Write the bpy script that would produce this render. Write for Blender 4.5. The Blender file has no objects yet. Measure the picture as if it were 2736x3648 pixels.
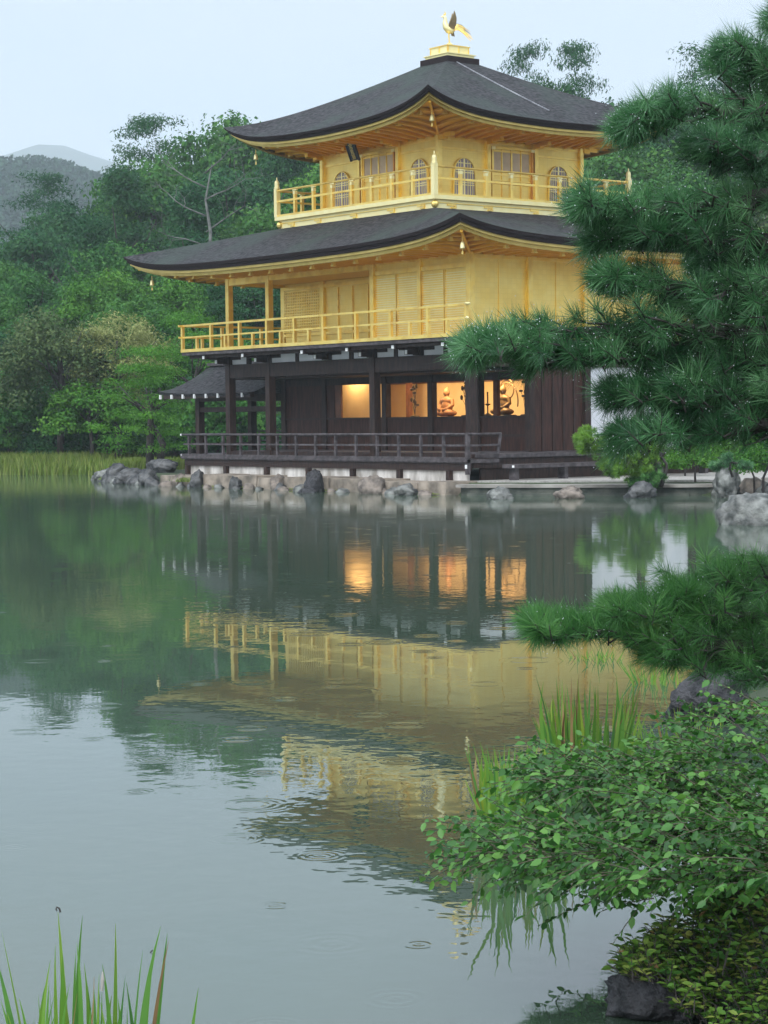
import bpy, bmesh, math, random
import numpy as np
from mathutils import Vector, noise
R_ = math.radians
col = bpy.context.scene.collection
scn = bpy.context.scene
# ---------------------------------------------------------------- camera
CAM = np.array([42.1537, -36.1461, 1.9951])
YAW, PIT, ROL, FPX = .9048, -.0452, .0117, 7368.88
FW = np.array([-math.sin(YAW)*math.cos(PIT), math.cos(YAW)*math.cos(PIT), math.sin(PIT)])
RT = np.array([math.cos(YAW), math.sin(YAW), 0.])
UP = np.cross(RT, FW)
from mathutils import Matrix
cd = bpy.data.cameras.new('camera'); cam = bpy.data.objects.new('camera', cd); col.objects.link(cam)
rc = RT*math.cos(ROL)-UP*math.sin(ROL); uc = RT*math.sin(ROL)+UP*math.cos(ROL)
M = Matrix.Identity(4)
for i in range(3):
    M[i][0] = rc[i]; M[i][1] = uc[i]; M[i][2] = -FW[i]; M[i][3] = CAM[i]
cam.matrix_world = M
cd.sensor_fit = 'VERTICAL'; cd.sensor_height = 36; cd.sensor_width = 27
cd.lens = FPX/3648*36; cd.clip_start = .1; cd.clip_end = 9000
scn.camera = cam
# ---------------------------------------------------------------- world, sun, exposure
W = bpy.data.worlds.new('World'); scn.world = W; W.use_nodes = True
nt = W.node_tree; nt.nodes.clear()
N = nt.nodes.new; L = nt.links.new
out = N('ShaderNodeOutputWorld'); bg = N('ShaderNodeBackground'); bg.inputs[1].default_value = .1
sky = N('ShaderNodeTexSky'); sky.sky_type = 'NISHITA'; sky.sun_disc = False
SUN_EL, SUN_AZ = R_(45), R_(152)      # azimuth clockwise from +y
sky.sun_elevation = SUN_EL; sky.sun_rotation = SUN_AZ
tc = N('ShaderNodeTexCoord'); sep = N('ShaderNodeSeparateXYZ'); L(tc.outputs['Generated'], sep.inputs[0])
mr = N('ShaderNodeMapRange'); mr.inputs[1].default_value = .2; mr.inputs[2].default_value = .9
mr.inputs[3].default_value = .80; mr.inputs[4].default_value = 1.55; L(sep.outputs[2], mr.inputs[0])
mp = N('ShaderNodeMapping'); mp.inputs['Scale'].default_value = (2.2, 2.2, 6.5); L(tc.outputs['Generated'], mp.inputs[0])
nz = N('ShaderNodeTexNoise'); nz.inputs['Scale'].default_value = 1.6; nz.inputs['Detail'].default_value = 4; nz.inputs['Roughness'].default_value = .5
L(mp.outputs[0], nz.inputs[0])
cr = N('ShaderNodeValToRGB'); cr.color_ramp.elements[0].position = .3; cr.color_ramp.elements[1].position = .72
cr.color_ramp.elements[0].color = (.69, .80, .94, 1); cr.color_ramp.elements[1].color = (.83, .87, .95, 1)
L(nz.outputs[0], cr.inputs[0])
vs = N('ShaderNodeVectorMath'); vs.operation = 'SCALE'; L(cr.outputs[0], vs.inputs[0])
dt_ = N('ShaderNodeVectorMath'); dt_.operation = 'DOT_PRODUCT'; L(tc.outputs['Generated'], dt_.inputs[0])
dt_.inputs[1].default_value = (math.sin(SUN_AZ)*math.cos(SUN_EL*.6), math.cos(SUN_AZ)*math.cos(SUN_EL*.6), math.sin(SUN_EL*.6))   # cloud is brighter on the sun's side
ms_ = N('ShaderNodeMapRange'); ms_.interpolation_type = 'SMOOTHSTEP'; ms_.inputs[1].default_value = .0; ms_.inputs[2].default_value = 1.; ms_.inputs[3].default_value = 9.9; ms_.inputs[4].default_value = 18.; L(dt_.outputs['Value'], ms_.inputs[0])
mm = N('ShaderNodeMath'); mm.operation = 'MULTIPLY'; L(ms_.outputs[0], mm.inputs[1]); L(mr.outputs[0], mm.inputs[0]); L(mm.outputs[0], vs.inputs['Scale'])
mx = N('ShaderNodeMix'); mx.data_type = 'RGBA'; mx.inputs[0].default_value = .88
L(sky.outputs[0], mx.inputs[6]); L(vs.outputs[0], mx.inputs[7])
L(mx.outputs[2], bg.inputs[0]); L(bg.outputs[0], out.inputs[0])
sd = bpy.data.lights.new('sun', 'SUN'); sd.energy = 1.0; sd.angle = R_(35); sd.color = (1, .96, .9)
so = bpy.data.objects.new('sun', sd); col.objects.link(so)
sdir = Vector((math.sin(SUN_AZ)*math.cos(SUN_EL), math.cos(SUN_AZ)*math.cos(SUN_EL), math.sin(SUN_EL)))
so.rotation_euler = sdir.to_track_quat('Z', 'Y').to_euler(); so.location = (0, -30, 60)
vsn = scn.view_settings; vsn.view_transform = 'Standard'; vsn.look = 'None'; vsn.exposure = .5; vsn.gamma = 1; vsn.use_curve_mapping = False
try:
    scn.cycles.max_bounces = 8; scn.cycles.transparent_max_bounces = 4; scn.cycles.volume_bounces = 1
    scn.cycles.sample_clamp_indirect = 6
except Exception: pass

# ---------------------------------------------------------------- helpers
def ray(u, v):
    a, b = u-1368, v-1824
    uu = a*math.cos(ROL)-b*math.sin(ROL); w = a*math.sin(ROL)+b*math.cos(ROL)
    return RT*uu/FPX-UP*w/FPX+FW
def at(u, v, d): return CAM+ray(u, v)*d
def onz(u, v, z=0.):
    r = ray(u, v); return CAM+r*((z-CAM[2])/r[2])
FH = np.array([-math.sin(YAW), math.cos(YAW)]); RH = RT[:2]
def place(u, d):                    # a ground position: photo column u at forward distance d
    p = CAM[:2]+FH*d+RH*((u-1368)/FPX*d); return p

def tag(o, label=None, cat=None, group=None, kind=None):
    if label: o['label'] = label
    if cat: o['category'] = cat
    if group: o['group'] = group
    if kind: o['kind'] = kind
    return o
WL = {}
def thing(name, loc, label, cat, group=None):
    o = bpy.data.objects.new(name, None); col.objects.link(o); o.location = loc; o.empty_display_size = .2
    WL[o.name] = np.array(loc, float)
    return tag(o, label, cat, group)
def link(name, me, parent=None, mat=None):
    o = bpy.data.objects.new(name, me); col.objects.link(o)
    if parent: o.parent = parent; WL[o.name] = WL.get(parent.name, np.zeros(3))
    if mat and not me.materials: me.materials.append(mat)
    return o
class MB:
    def __init__(s): s.v = []; s.f = []
    def add(s, vs, fs):
        b = len(s.v); s.v += [tuple(map(float, p)) for p in vs]; s.f += [tuple(b+i for i in f) for f in fs]; return s
    def box(s, x0, x1, y0, y1, z0, z1):
        if x0 > x1: x0, x1 = x1, x0
        if y0 > y1: y0, y1 = y1, y0
        return s.add([(x0,y0,z0),(x1,y0,z0),(x1,y1,z0),(x0,y1,z0),(x0,y0,z1),(x1,y0,z1),(x1,y1,z1),(x0,y1,z1)],
                     [(0,3,2,1),(4,5,6,7),(0,1,5,4),(1,2,6,5),(2,3,7,6),(3,0,4,7)])
    def bar(s, p, q, w, h=None, up=(0,0,1)):
        p = Vector(p); q = Vector(q); h = h or w; d = (q-p).normalized(); u = Vector(up)
        if abs(d.dot(u)) > .95: u = Vector((1,0,0))
        a = d.cross(u).normalized()*w/2; b = a.cross(d).normalized()*h/2
        return s.add([p-a-b,p+a-b,p+a+b,p-a+b,q-a-b,q+a-b,q+a+b,q-a+b],
                     [(0,1,2,3),(7,6,5,4),(0,4,5,1),(1,5,6,2),(2,6,7,3),(3,7,4,0)])
    def tube(s, pts, rs, n=8, caps=True):
        pts = [Vector(p) for p in pts]; m = len(pts)
        if not hasattr(rs, '__len__'): rs = [rs]*m
        ring = []; a = None
        for i, p in enumerate(pts):
            d = (pts[min(i+1,m-1)]-pts[max(i-1,0)]).normalized()
            if a is None:
                a = d.cross(Vector((0,0,1)) if abs(d.z) < .9 else Vector((1,0,0))).normalized()
            else:
                a = (a-d*a.dot(d)).normalized()
            b = d.cross(a)
            ring.append([p+(a*math.cos(2*math.pi*k/n)+b*math.sin(2*math.pi*k/n))*rs[i] for k in range(n)])
        vs = [p for r in ring for p in r]; fs = []
        for i in range(m-1):
            for k in range(n):
                k2 = (k+1)%n; fs.append((i*n+k, i*n+k2, (i+1)*n+k2, (i+1)*n+k))
        if caps: fs.append(tuple(range(n))[::-1]); fs.append(tuple((m-1)*n+k for k in range(n)))
        return s.add(vs, fs)
    def lathe(s, c, prof, n=12):
        return s.tube([(c[0],c[1],c[2]+z) for r,z in prof], [max(r,1e-4) for r,z in prof], n)
    def ball(s, c, r, n=8, m=6):
        r = r if hasattr(r,'__len__') else (r,r,r)
        vs = []; fs = []
        for i in range(m+1):
            th = math.pi*i/m
            for k in range(n):
                ph = 2*math.pi*k/n
                vs.append((c[0]+r[0]*math.sin(th)*math.cos(ph), c[1]+r[1]*math.sin(th)*math.sin(ph), c[2]+r[2]*math.cos(th)))
        for i in range(m):
            for k in range(n):
                k2 = (k+1)%n; fs.append((i*n+k,(i+1)*n+k,(i+1)*n+k2,i*n+k2))
        return s.add(vs, fs)
    def prism(s, poly, z0, z1):
        n = len(poly)
        return s.add([(x,y,z0) for x,y in poly]+[(x,y,z1) for x,y in poly],
                     [tuple(range(n))[::-1], tuple(range(n,2*n))]+[(i,(i+1)%n,n+(i+1)%n,n+i) for i in range(n)])
    def build(s, name, mat, parent=None, smooth=False, loc=None):
        off = WL.get(parent.name, np.zeros(3)) if parent else np.array(loc if loc is not None else (0,0,0), float)
        me = bpy.data.meshes.new(name)
        me.from_pydata([(a-off[0], b-off[1], c-off[2]) for a,b,c in s.v], [], s.f)
        if smooth: me.polygons.foreach_set('use_smooth', [True]*len(me.polygons))
        me.materials.append(mat); me.update()
        o = link(name, me, parent)
        if not parent: o.location = off
        return o
def np_mesh(name, V, F, mat, tint=None, off=(0,0,0)):
    """V (n,3), F (m,k) constant face size"""
    me = bpy.data.meshes.new(name); V = np.asarray(V, np.float32)-np.asarray(off, np.float32); F = np.asarray(F, np.int32)
    me.vertices.add(len(V)); me.vertices.foreach_set('co', V.ravel())
    k = F.shape[1]; me.loops.add(F.size); me.loops.foreach_set('vertex_index', F.ravel())
    me.polygons.add(len(F)); me.polygons.foreach_set('loop_start', np.arange(len(F), dtype=np.int32)*k)
    me.polygons.foreach_set('loop_total', np.full(len(F), k, np.int32))
    me.update(calc_edges=True)
    if tint is not None:
        at_ = me.attributes.new('tint', 'FLOAT', 'POINT'); at_.data.foreach_set('value', np.asarray(tint, np.float32))
    me.materials.append(mat); return me
def dup(o, loc, rz=0, sc=1., label=None):
    r = o.copy(); col.objects.link(r); r.location = loc; r.rotation_euler = (0,0,rz)
    r.scale = (sc,sc,sc) if not hasattr(sc,'__len__') else sc
    WL[r.name] = np.array(loc, float)
    if label: r['label'] = label
    for ch in list(o.children):
        c = ch.copy(); col.objects.link(c); c.parent = r
        for g in list(ch.children):
            d = g.copy(); col.objects.link(d); d.parent = c
    return r

# ---------------------------------------------------------------- materials
def mat(name, c1, c2=None, rough=.6, metal=0., scale=8., bump=0., bscale=None, detail=4, spec=.5, stretch=None, coat=0., bdist=.02, lo=.35, hi=.65, rvar=0., seams=0., patch=None):
    m = bpy.data.materials.new(name); m.use_nodes = True; t = m.node_tree; p = t.nodes['Principled BSDF']
    p.inputs['Roughness'].default_value = rough; p.inputs['Metallic'].default_value = metal
    p.inputs['Specular IOR Level'].default_value = spec; p.inputs['Coat Weight'].default_value = coat; p.inputs['Coat Roughness'].default_value = .25
    co = t.nodes.new('ShaderNodeTexCoord'); src = co.outputs['Object']
    if stretch:
        mp = t.nodes.new('ShaderNodeMapping'); mp.inputs['Scale'].default_value = stretch; t.links.new(src, mp.inputs[0]); src = mp.outputs[0]
    if c2 is None: c2 = tuple(min(1,x*1.25) for x in c1)
    nz = t.nodes.new('ShaderNodeTexNoise'); nz.inputs['Scale'].default_value = scale; nz.inputs['Detail'].default_value = detail
    t.links.new(src, nz.inputs[0])
    cr = t.nodes.new('ShaderNodeValToRGB'); cr.color_ramp.elements[0].position = lo; cr.color_ramp.elements[1].position = hi
    cr.color_ramp.elements[0].color = (*c1,1); cr.color_ramp.elements[1].color = (*c2,1)
    t.links.new(nz.outputs[0], cr.inputs[0]); t.links.new(cr.outputs[0], p.inputs['Base Color'])
    cs = cr.outputs[0]
    if patch:
        n3 = t.nodes.new('ShaderNodeTexNoise'); n3.inputs['Scale'].default_value = patch[0]; n3.inputs['Detail'].default_value = 6; t.links.new(co.outputs['Object'], n3.inputs[0])
        r3 = t.nodes.new('ShaderNodeMapRange'); r3.inputs[1].default_value = patch[3]; r3.inputs[2].default_value = patch[3]+.16; r3.inputs[4].default_value = patch[2]; t.links.new(n3.outputs[0], r3.inputs[0])
        m3 = t.nodes.new('ShaderNodeMix'); m3.data_type = 'RGBA'; m3.inputs[7].default_value = (*patch[1],1); t.links.new(r3.outputs[0], m3.inputs[0]); t.links.new(cs, m3.inputs[6]); cs = m3.outputs[2]
    if seams:
        sx = t.nodes.new('ShaderNodeSeparateXYZ'); t.links.new(co.outputs['Object'], sx.inputs[0]); ax = t.nodes.new('ShaderNodeMath'); t.links.new(sx.outputs[0], ax.inputs[0]); t.links.new(sx.outputs[1], ax.inputs[1])
        cx = t.nodes.new('ShaderNodeCombineXYZ'); t.links.new(ax.outputs[0], cx.inputs[0]); t.links.new(sx.outputs[2], cx.inputs[1])
        bk = t.nodes.new('ShaderNodeTexBrick'); bk.inputs['Scale'].default_value = 1; bk.inputs['Brick Width'].default_value = .16; bk.inputs['Row Height'].default_value = .14; bk.inputs['Mortar Size'].default_value = .010; bk.inputs['Mortar Smooth'].default_value = .6; bk.offset = .0
        bk.inputs['Color1'].default_value = (1,1,1,1); bk.inputs['Color2'].default_value = (1-seams*.8,1-seams*.9,1-seams*1.2,1); bk.inputs['Mortar'].default_value = (1-seams*1.4,1-seams*1.6,1-seams*2,1)
        t.links.new(cx.outputs[0], bk.inputs['Vector'])
        m4 = t.nodes.new('ShaderNodeMix'); m4.data_type = 'RGBA'; m4.blend_type = 'MULTIPLY'; m4.inputs[0].default_value = 1; t.links.new(cs, m4.inputs[6]); t.links.new(bk.outputs['Color'], m4.inputs[7]); cs = m4.outputs[2]
    t.links.new(cs, p.inputs['Base Color'])
    if rvar:
        rr = t.nodes.new('ShaderNodeMapRange'); rr.inputs[3].default_value = rough-rvar; rr.inputs[4].default_value = rough+rvar
        t.links.new(nz.outputs[0], rr.inputs[0]); t.links.new(rr.outputs[0], p.inputs['Roughness'])
    if bump:
        n2 = t.nodes.new('ShaderNodeTexNoise'); n2.inputs['Scale'].default_value = bscale or scale*3; n2.inputs['Detail'].default_value = 5
        t.links.new(src, n2.inputs[0])
        b = t.nodes.new('ShaderNodeBump'); b.inputs['Strength'].default_value = bump; b.inputs['Distance'].default_value = bdist
        t.links.new(n2.outputs[0], b.inputs['Height']); t.links.new(b.outputs[0], p.inputs['Normal'])
    return m
def leafmat(name, ca, cb, cc, rough=.6, spec=.12, trans=.25, ovar=.35, fog=True):
    """leaf colour picked per leaf ('tint' attribute) and per plant (object random)"""
    m = bpy.data.materials.new(name); m.use_nodes = True; t = m.node_tree; p = t.nodes['Principled BSDF']
    a = t.nodes.new('ShaderNodeAttribute'); a.attribute_name = 'tint'
    oi = t.nodes.new('ShaderNodeObjectInfo')
    ml = t.nodes.new('ShaderNodeMath'); ml.operation = 'MULTIPLY_ADD'; ml.inputs[1].default_value = ovar; ml.inputs[2].default_value = -ovar/2
    t.links.new(oi.outputs['Random'], ml.inputs[0])
    ad = t.nodes.new('ShaderNodeMath'); ad.operation = 'ADD'; ad.use_clamp = True
    t.links.new(a.outputs['Fac'], ad.inputs[0]); t.links.new(ml.outputs[0], ad.inputs[1])
    cr = t.nodes.new('ShaderNodeValToRGB'); e = cr.color_ramp.elements
    e[0].color = (*ca,1); e[0].position = .1; e[1].color = (*cc,1); e[1].position = .95; k = e.new(.5); k.color = (*cb,1)
    t.links.new(ad.outputs[0], cr.inputs[0]); t.links.new(cr.outputs[0], p.inputs['Base Color'])
    p.inputs['Roughness'].default_value = rough; p.inputs['Specular IOR Level'].default_value = spec
    if trans:
        tr = t.nodes.new('ShaderNodeBsdfTranslucent'); t.links.new(cr.outputs[0], tr.inputs[0])
        ms = t.nodes.new('ShaderNodeMixShader'); ms.inputs[0].default_value = trans
        t.links.new(p.outputs[0], ms.inputs[1]); t.links.new(tr.outputs[0], ms.inputs[2])
        t.links.new(ms.outputs[0], t.nodes['Material Output'].inputs[0])
    return m
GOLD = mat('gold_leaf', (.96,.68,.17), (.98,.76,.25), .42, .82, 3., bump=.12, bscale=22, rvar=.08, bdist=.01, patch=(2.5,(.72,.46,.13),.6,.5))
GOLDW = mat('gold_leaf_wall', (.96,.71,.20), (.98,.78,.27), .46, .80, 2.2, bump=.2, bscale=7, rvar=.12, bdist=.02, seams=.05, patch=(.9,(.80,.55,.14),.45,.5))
GOLDE = mat('gold_leaf_eave_shade', (.78,.44,.06), (.84,.50,.09), .45, .75, 3., bump=.1, bscale=20, rvar=.08, bdist=.01)  # same gold leaf, deepened: under-eave shade and gold bounce painted into the base
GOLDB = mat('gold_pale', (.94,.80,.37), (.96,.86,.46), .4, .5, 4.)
GOLD_SHADE = mat('gold_fascia_shade', (.60,.44,.13), (.70,.53,.18), .45, .8, 3.)  # gold darkened so the downward-facing fascia carries its shade in the colour
WHITEP = mat('white_painted_tip', (.8,.8,.78), (.85,.85,.84), .5)
SHING = mat('bark_shingle', (.010,.010,.011), (.066,.064,.068), .78, 0, 7., bump=.9, bscale=9, detail=10, spec=.2, bdist=.06, lo=.36, hi=.68, stretch=(1,1,2.2), patch=(.45,(.040,.055,.045),.8,.47))
SHEDGE = mat('shingle_edge', (.012,.008,.009), (.03,.018,.018), .7, 0, 9., bump=.5, stretch=(1,1,30), spec=.2)
DWOOD = mat('dark_wood', (.015,.008,.006), (.042,.021,.015), .55, 0, 5., bump=.3, stretch=(3,3,.6), spec=.35)
GWOOD = mat('weathered_wood', (.035,.029,.030), (.10,.085,.088), .6, 0, 6., bump=.35, bscale=20, spec=.4)
DOORW = mat('door_wood', (.026,.010,.006), (.065,.026,.017), .6, 0, 4., bump=.3, stretch=(4,4,.5), spec=.3)
RWOOD = mat('reddish_wood', (.10,.036,.014), (.17,.06,.024), .5, 0, 5.)
PLAST = mat('white_plaster', (.70,.72,.75), (.80,.81,.83), .8, 0, 2.5, bump=.08, bscale=9)
PLASTO = mat('old_plaster', (.27,.245,.21), (.66,.63,.585), .85, 0, 3.2, bump=.2, bscale=11, stretch=(1,1,.4))
LILAC = mat('window_screen', (.24,.21,.25), (.31,.27,.32), .6, 0, 4.)
PINKP = mat('door_panel_gold', (.52,.41,.29), (.6,.48,.34), .55, .2, 5.)
ORANGE = mat('orange_gold_post', (.62,.27,.04), (.7,.33,.06), .45, .45, 5.)
TAN = mat('tan_wall', (.72,.50,.24), (.78,.56,.29), .8, 0, 2.)
TATAMI = mat('tatami', (.40,.30,.15), (.46,.35,.18), .8, 0, 9.)
STONE = mat('grey_stone', (.030,.032,.034), (.15,.15,.145), .75, 0, 3.5, bump=1., bscale=6, detail=10, bdist=.12, spec=.35, lo=.38, hi=.66)
STONEB = mat('blue_grey_stone', (.014,.015,.017), (.085,.083,.088), .6, 0, 9., bump=1., bscale=26, detail=10, bdist=.05, spec=.4, lo=.36, hi=.70)
STONEL = mat('lichened_stone', (.05,.055,.05), (.20,.20,.185), .85, 0, 4., bump=1., bscale=7, detail=10, bdist=.08, lo=.36, hi=.66, patch=(2.2,(.30,.31,.28),.7,.52))
STONEW = mat('tan_stone_wall', (.13,.11,.085), (.36,.30,.235), .85, 0, 2.2, bump=.7, bscale=7, detail=8, bdist=.04)
STONER = mat('reddish_stone', (.085,.072,.06), (.27,.225,.185), .85, 0, 5., bump=.8, bscale=9, detail=8, bdist=.04)
EDGE = mat('apron_stone', (.20,.185,.16), (.36,.335,.30), .8, 0, 2., bump=.3, bscale=9)
EDGED = mat('mossy_stone_face', (.035,.045,.035), (.12,.125,.10), .8, 0, 2.6, bump=.8, bscale=8)
GRAVEL = mat('pale_gravel', (.27,.255,.23), (.42,.40,.37), .9, 0, 14., bump=.5, bscale=60)
SOIL = mat('mossy_ground', (.018,.034,.012), (.04,.06,.02), .9, 0, .8, bump=.5, bscale=6)
HILLM = mat('forest_floor', (.02,.04,.018), (.045,.07,.03), .9, 0, .05, bump=.4, bscale=.4)
BARK = mat('bark', (.018,.014,.012), (.06,.05,.045), .8, 0, 9., bump=.9, bscale=24, stretch=(1,1,.35), bdist=.02)
BARKG = mat('pale_bark', (.085,.09,.08), (.16,.165,.15), .8, 0, 3., bump=.4)
TWIG = mat('green_brown_twig', (.03,.035,.015), (.07,.06,.03), .7, 0, 9.)
MOSS = mat('moss', (.10,.16,.02), (.20,.26,.04), .9, 0, 20., bump=.8, bscale=60)
LACQ = mat('black_lacquer', (.012,.012,.015), (.02,.02,.024), .35, 0, 4.)
PHXD = mat('dark_bronze_gold', (.20,.15,.08), (.30,.23,.12), .45, .6, 6.)
CHAIN = mat('chain_steel', (.25,.25,.27), (.5,.5,.52), .4, .5, 4.)
ROBE = mat('statue_robe', (.24,.10,.035), (.34,.15,.055), .6, 0, 6.)
STATG = mat('statue_gold', (.17,.095,.032), (.26,.15,.055), .5, .3, 6.)
POT = mat('bronze_pot', (.05,.035,.02), (.09,.06,.03), .5, .3, 6.)

L_HILLA = leafmat('broadleaf', (0.0246, 0.1014, 0.0227), (0.0473, 0.1584, 0.0314), (0.0872, 0.2112, 0.0367))
L_HILLB = leafmat('dark_foliage', (0.0126, 0.067, 0.0262), (0.0273, 0.108, 0.0367), (0.0525, 0.1512, 0.0437))
L_HILLC = leafmat('fresh_foliage', (0.037, 0.132, 0.0175), (0.0678, 0.2006, 0.0262), (0.118, 0.264, 0.035))
L_OLIVE = leafmat('olive_foliage', (.045,.085,.032), (.078,.125,.044), (.115,.16,.055))
L_YELL = leafmat('yellowish_foliage', (.17,.21,.06), (.27,.31,.10), (.36,.38,.15))
L_PINEF = leafmat('garden_pine_needles', (.036,.13,.018), (.075,.23,.026), (.13,.31,.04))
L_NEED = leafmat('pine_needles', (.016,.076,.026), (.052,.175,.058), (.17,.36,.15), rough=.36, spec=.5, trans=.25, ovar=0)
L_NEEDG = leafmat('bright_pine_needles', (.020,.090,.020), (.058,.200,.042), (.15,.34,.085), rough=.4, spec=.4, trans=.25, ovar=0)
L_NEEDY = leafmat('young_pine_needles', (.07,.17,.014), (.13,.28,.022), (.20,.37,.045), rough=.45, spec=.5, trans=.2, ovar=0)
L_SHRUB = leafmat('shrub_leaves', (.022,.088,.015), (.056,.180,.027), (.12,.28,.045), rough=.36, spec=.42, trans=.3, ovar=0)
L_COVER = leafmat('yellow_green_leaves', (.045,.14,.022), (.13,.25,.035), (.36,.38,.09), rough=.5, spec=.4, trans=.2, ovar=0)
L_IRIS = leafmat('iris_blades', (.045,.16,.03), (.11,.27,.03), (.24,.34,.035), rough=.4, spec=.5, trans=.25, ovar=0)
L_BROWN = leafmat('withered_blade', (.14,.085,.04), (.24,.15,.06), (.38,.27,.13), trans=.1, ovar=0)
L_REED = leafmat('reed_grass', (.10,.17,.028), (.17,.245,.045), (.25,.29,.08), trans=.2, ovar=0)
L_FAR = leafmat('far_wood', (.012,.048,.026), (.022,.066,.034), (.036,.088,.042), trans=0, ovar=0)
DROP = bpy.data.materials.new('water_drop'); DROP.use_nodes = True
_p = DROP.node_tree.nodes['Principled BSDF']; _p.inputs['Base Color'].default_value = (.75,.8,.82,1); _p.inputs['Roughness'].default_value = .08
_t = DROP.node_tree; _n = _t.nodes.new('ShaderNodeTexNoise'); _c = _t.nodes.new('ShaderNodeValToRGB'); _c.color_ramp.elements[0].color = (.6,.66,.68,1); _c.color_ramp.elements[1].color = (.85,.9,.92,1)
_t.links.new(_n.outputs[0], _c.inputs[0]); _t.links.new(_c.outputs[0], _p.inputs['Base Color'])

# ---------------------------------------------------------------- pond water with rain rings
def water_material():
    m = bpy.data.materials.new('pond_water'); m.use_nodes = True; t = m.node_tree; p = t.nodes['Principled BSDF']
    Nn = t.nodes.new; Lk = t.links.new
    p.inputs['Base Color'].default_value = (.030,.043,.030,1); p.inputs['Roughness'].default_value = .03; p.inputs['IOR'].default_value = 2.05
    co = Nn('ShaderNodeTexCoord'); src = co.outputs['Object']
    nb = Nn('ShaderNodeTexNoise'); nb.inputs['Scale'].default_value = .18; Lk(src, nb.inputs[0])
    cr = Nn('ShaderNodeValToRGB'); cr.color_ramp.elements[0].color = (.030,.054,.036,1); cr.color_ramp.elements[1].color = (.046,.076,.054,1)
    Lk(nb.outputs[0], cr.inputs[0]); Lk(cr.outputs[0], p.inputs['Base Color'])
    def math_(op, a, b=None, c=None, clamp=False):
        n = Nn('ShaderNodeMath'); n.operation = op; n.use_clamp = clamp
        for i, x in enumerate((a, b, c)):
            if x is None: continue
            if isinstance(x, (int, float)): n.inputs[i].default_value = x
            else: Lk(x, n.inputs[i])
        return n.outputs[0]
    rings = None
    for scale, seed, width, amp in ((.75, 3.7, .045, .8), (1.1, 11.3, .035, .6), (.42, 27.1, .06, 1.)):
        mp = Nn('ShaderNodeMapping'); mp.inputs['Location'].default_value = (seed, seed*1.7, 0); mp.inputs['Scale'].default_value = (scale, scale, 0); Lk(src, mp.inputs[0])
        v = Nn('ShaderNodeTexVoronoi'); v.voronoi_dimensions = '2D'; v.feature = 'F1'; v.inputs['Scale'].default_value = 1.; v.inputs['Randomness'].default_value = .85
        Lk(mp.outputs[0], v.inputs['Vector'])
        sp = Nn('ShaderNodeSeparateColor'); Lk(v.outputs['Color'], sp.inputs[0])
        d = math_('DIVIDE', v.outputs['Distance'], scale)                       # metres from the drop
        rad = math_('MULTIPLY_ADD', sp.outputs[0], .30/scale*.38, .02)           # ring radius, per drop
        dd = math_('SUBTRACT', d, rad)
        env = math_('POWER', 2.718, math_('MULTIPLY', math_('MULTIPLY', dd, dd), -1/(2*width*width)))
        on = math_('GREATER_THAN', sp.outputs[1], .52)
        fade = math_('DIVIDE', .05, math_('ADD', rad, .05))
        w = math_('MULTIPLY', math_('SINE', math_('MULTIPLY', dd, 2*math.pi/(width*1.15))), env)
        w = math_('MULTIPLY', math_('MULTIPLY', w, on), math_('MULTIPLY', fade, amp*.9))
        rings = w if rings is None else math_('ADD', rings, w)
    # gentle wavelets, in patches
    n1 = Nn('ShaderNodeTexNoise'); n1.inputs['Scale'].default_value = 5.5; n1.inputs['Detail'].default_value = 2; Lk(src, n1.inputs[0])
    n2 = Nn('ShaderNodeTexNoise'); n2.inputs['Scale'].default_value = 1.3; n2.inputs['Detail'].default_value = 2; Lk(src, n2.inputs[0])
    n3 = Nn('ShaderNodeTexNoise'); n3.inputs['Scale'].default_value = .16; n3.inputs['Detail'].default_value = 2; Lk(src, n3.inputs[0])
    patch = Nn('ShaderNodeMapRange'); patch.inputs[1].default_value = .4; patch.inputs[2].default_value = .65; patch.inputs[3].default_value = .25; patch.inputs[4].default_value = 1.; Lk(n3.outputs[0], patch.inputs[0])
    h = math_('ADD', math_('MULTIPLY', n1.outputs[0], .11), math_('MULTIPLY', n2.outputs[0], .17))
    h = math_('MULTIPLY', h, patch.outputs[0])
    h = math_('ADD', h, math_('MULTIPLY', rings, .06))
    b = Nn('ShaderNodeBump'); b.inputs['Strength'].default_value = 1.; b.inputs['Distance'].default_value = .012
    Lk(h, b.inputs['Height']); Lk(b.outputs[0], p.inputs['Normal'])
    # the open middle of the pond is more ruffled by the rain than the sheltered near side
    vd = Nn('ShaderNodeVectorMath'); vd.operation = 'DOT_PRODUCT'; vd.inputs[1].default_value = (float(FH[0]), float(FH[1]), 0); Lk(src, vd.inputs[0])
    c0 = float(CAM[:2]@FH); mr_ = Nn('ShaderNodeMapRange'); mr_.interpolation_type = 'SMOOTHSTEP'; mr_.inputs[1].default_value = c0+12; mr_.inputs[2].default_value = c0+46; mr_.inputs[3].default_value = .012; mr_.inputs[4].default_value = .062
    Lk(vd.outputs['Value'], mr_.inputs[0]); Lk(mr_.outputs[0], p.inputs['Roughness'])
    df = Nn('ShaderNodeBsdfDiffuse'); df.inputs[0].default_value = (.12,.16,.095,1)      # silt in the rain-stirred water
    mxs = Nn('ShaderNodeMixShader'); mxs.inputs[0].default_value = .06; Lk(p.outputs[0], mxs.inputs[1]); Lk(df.outputs[0], mxs.inputs[2]); Lk(mxs.outputs[0], t.nodes['Material Output'].inputs[0])
    return m
WATER = water_material()

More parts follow.
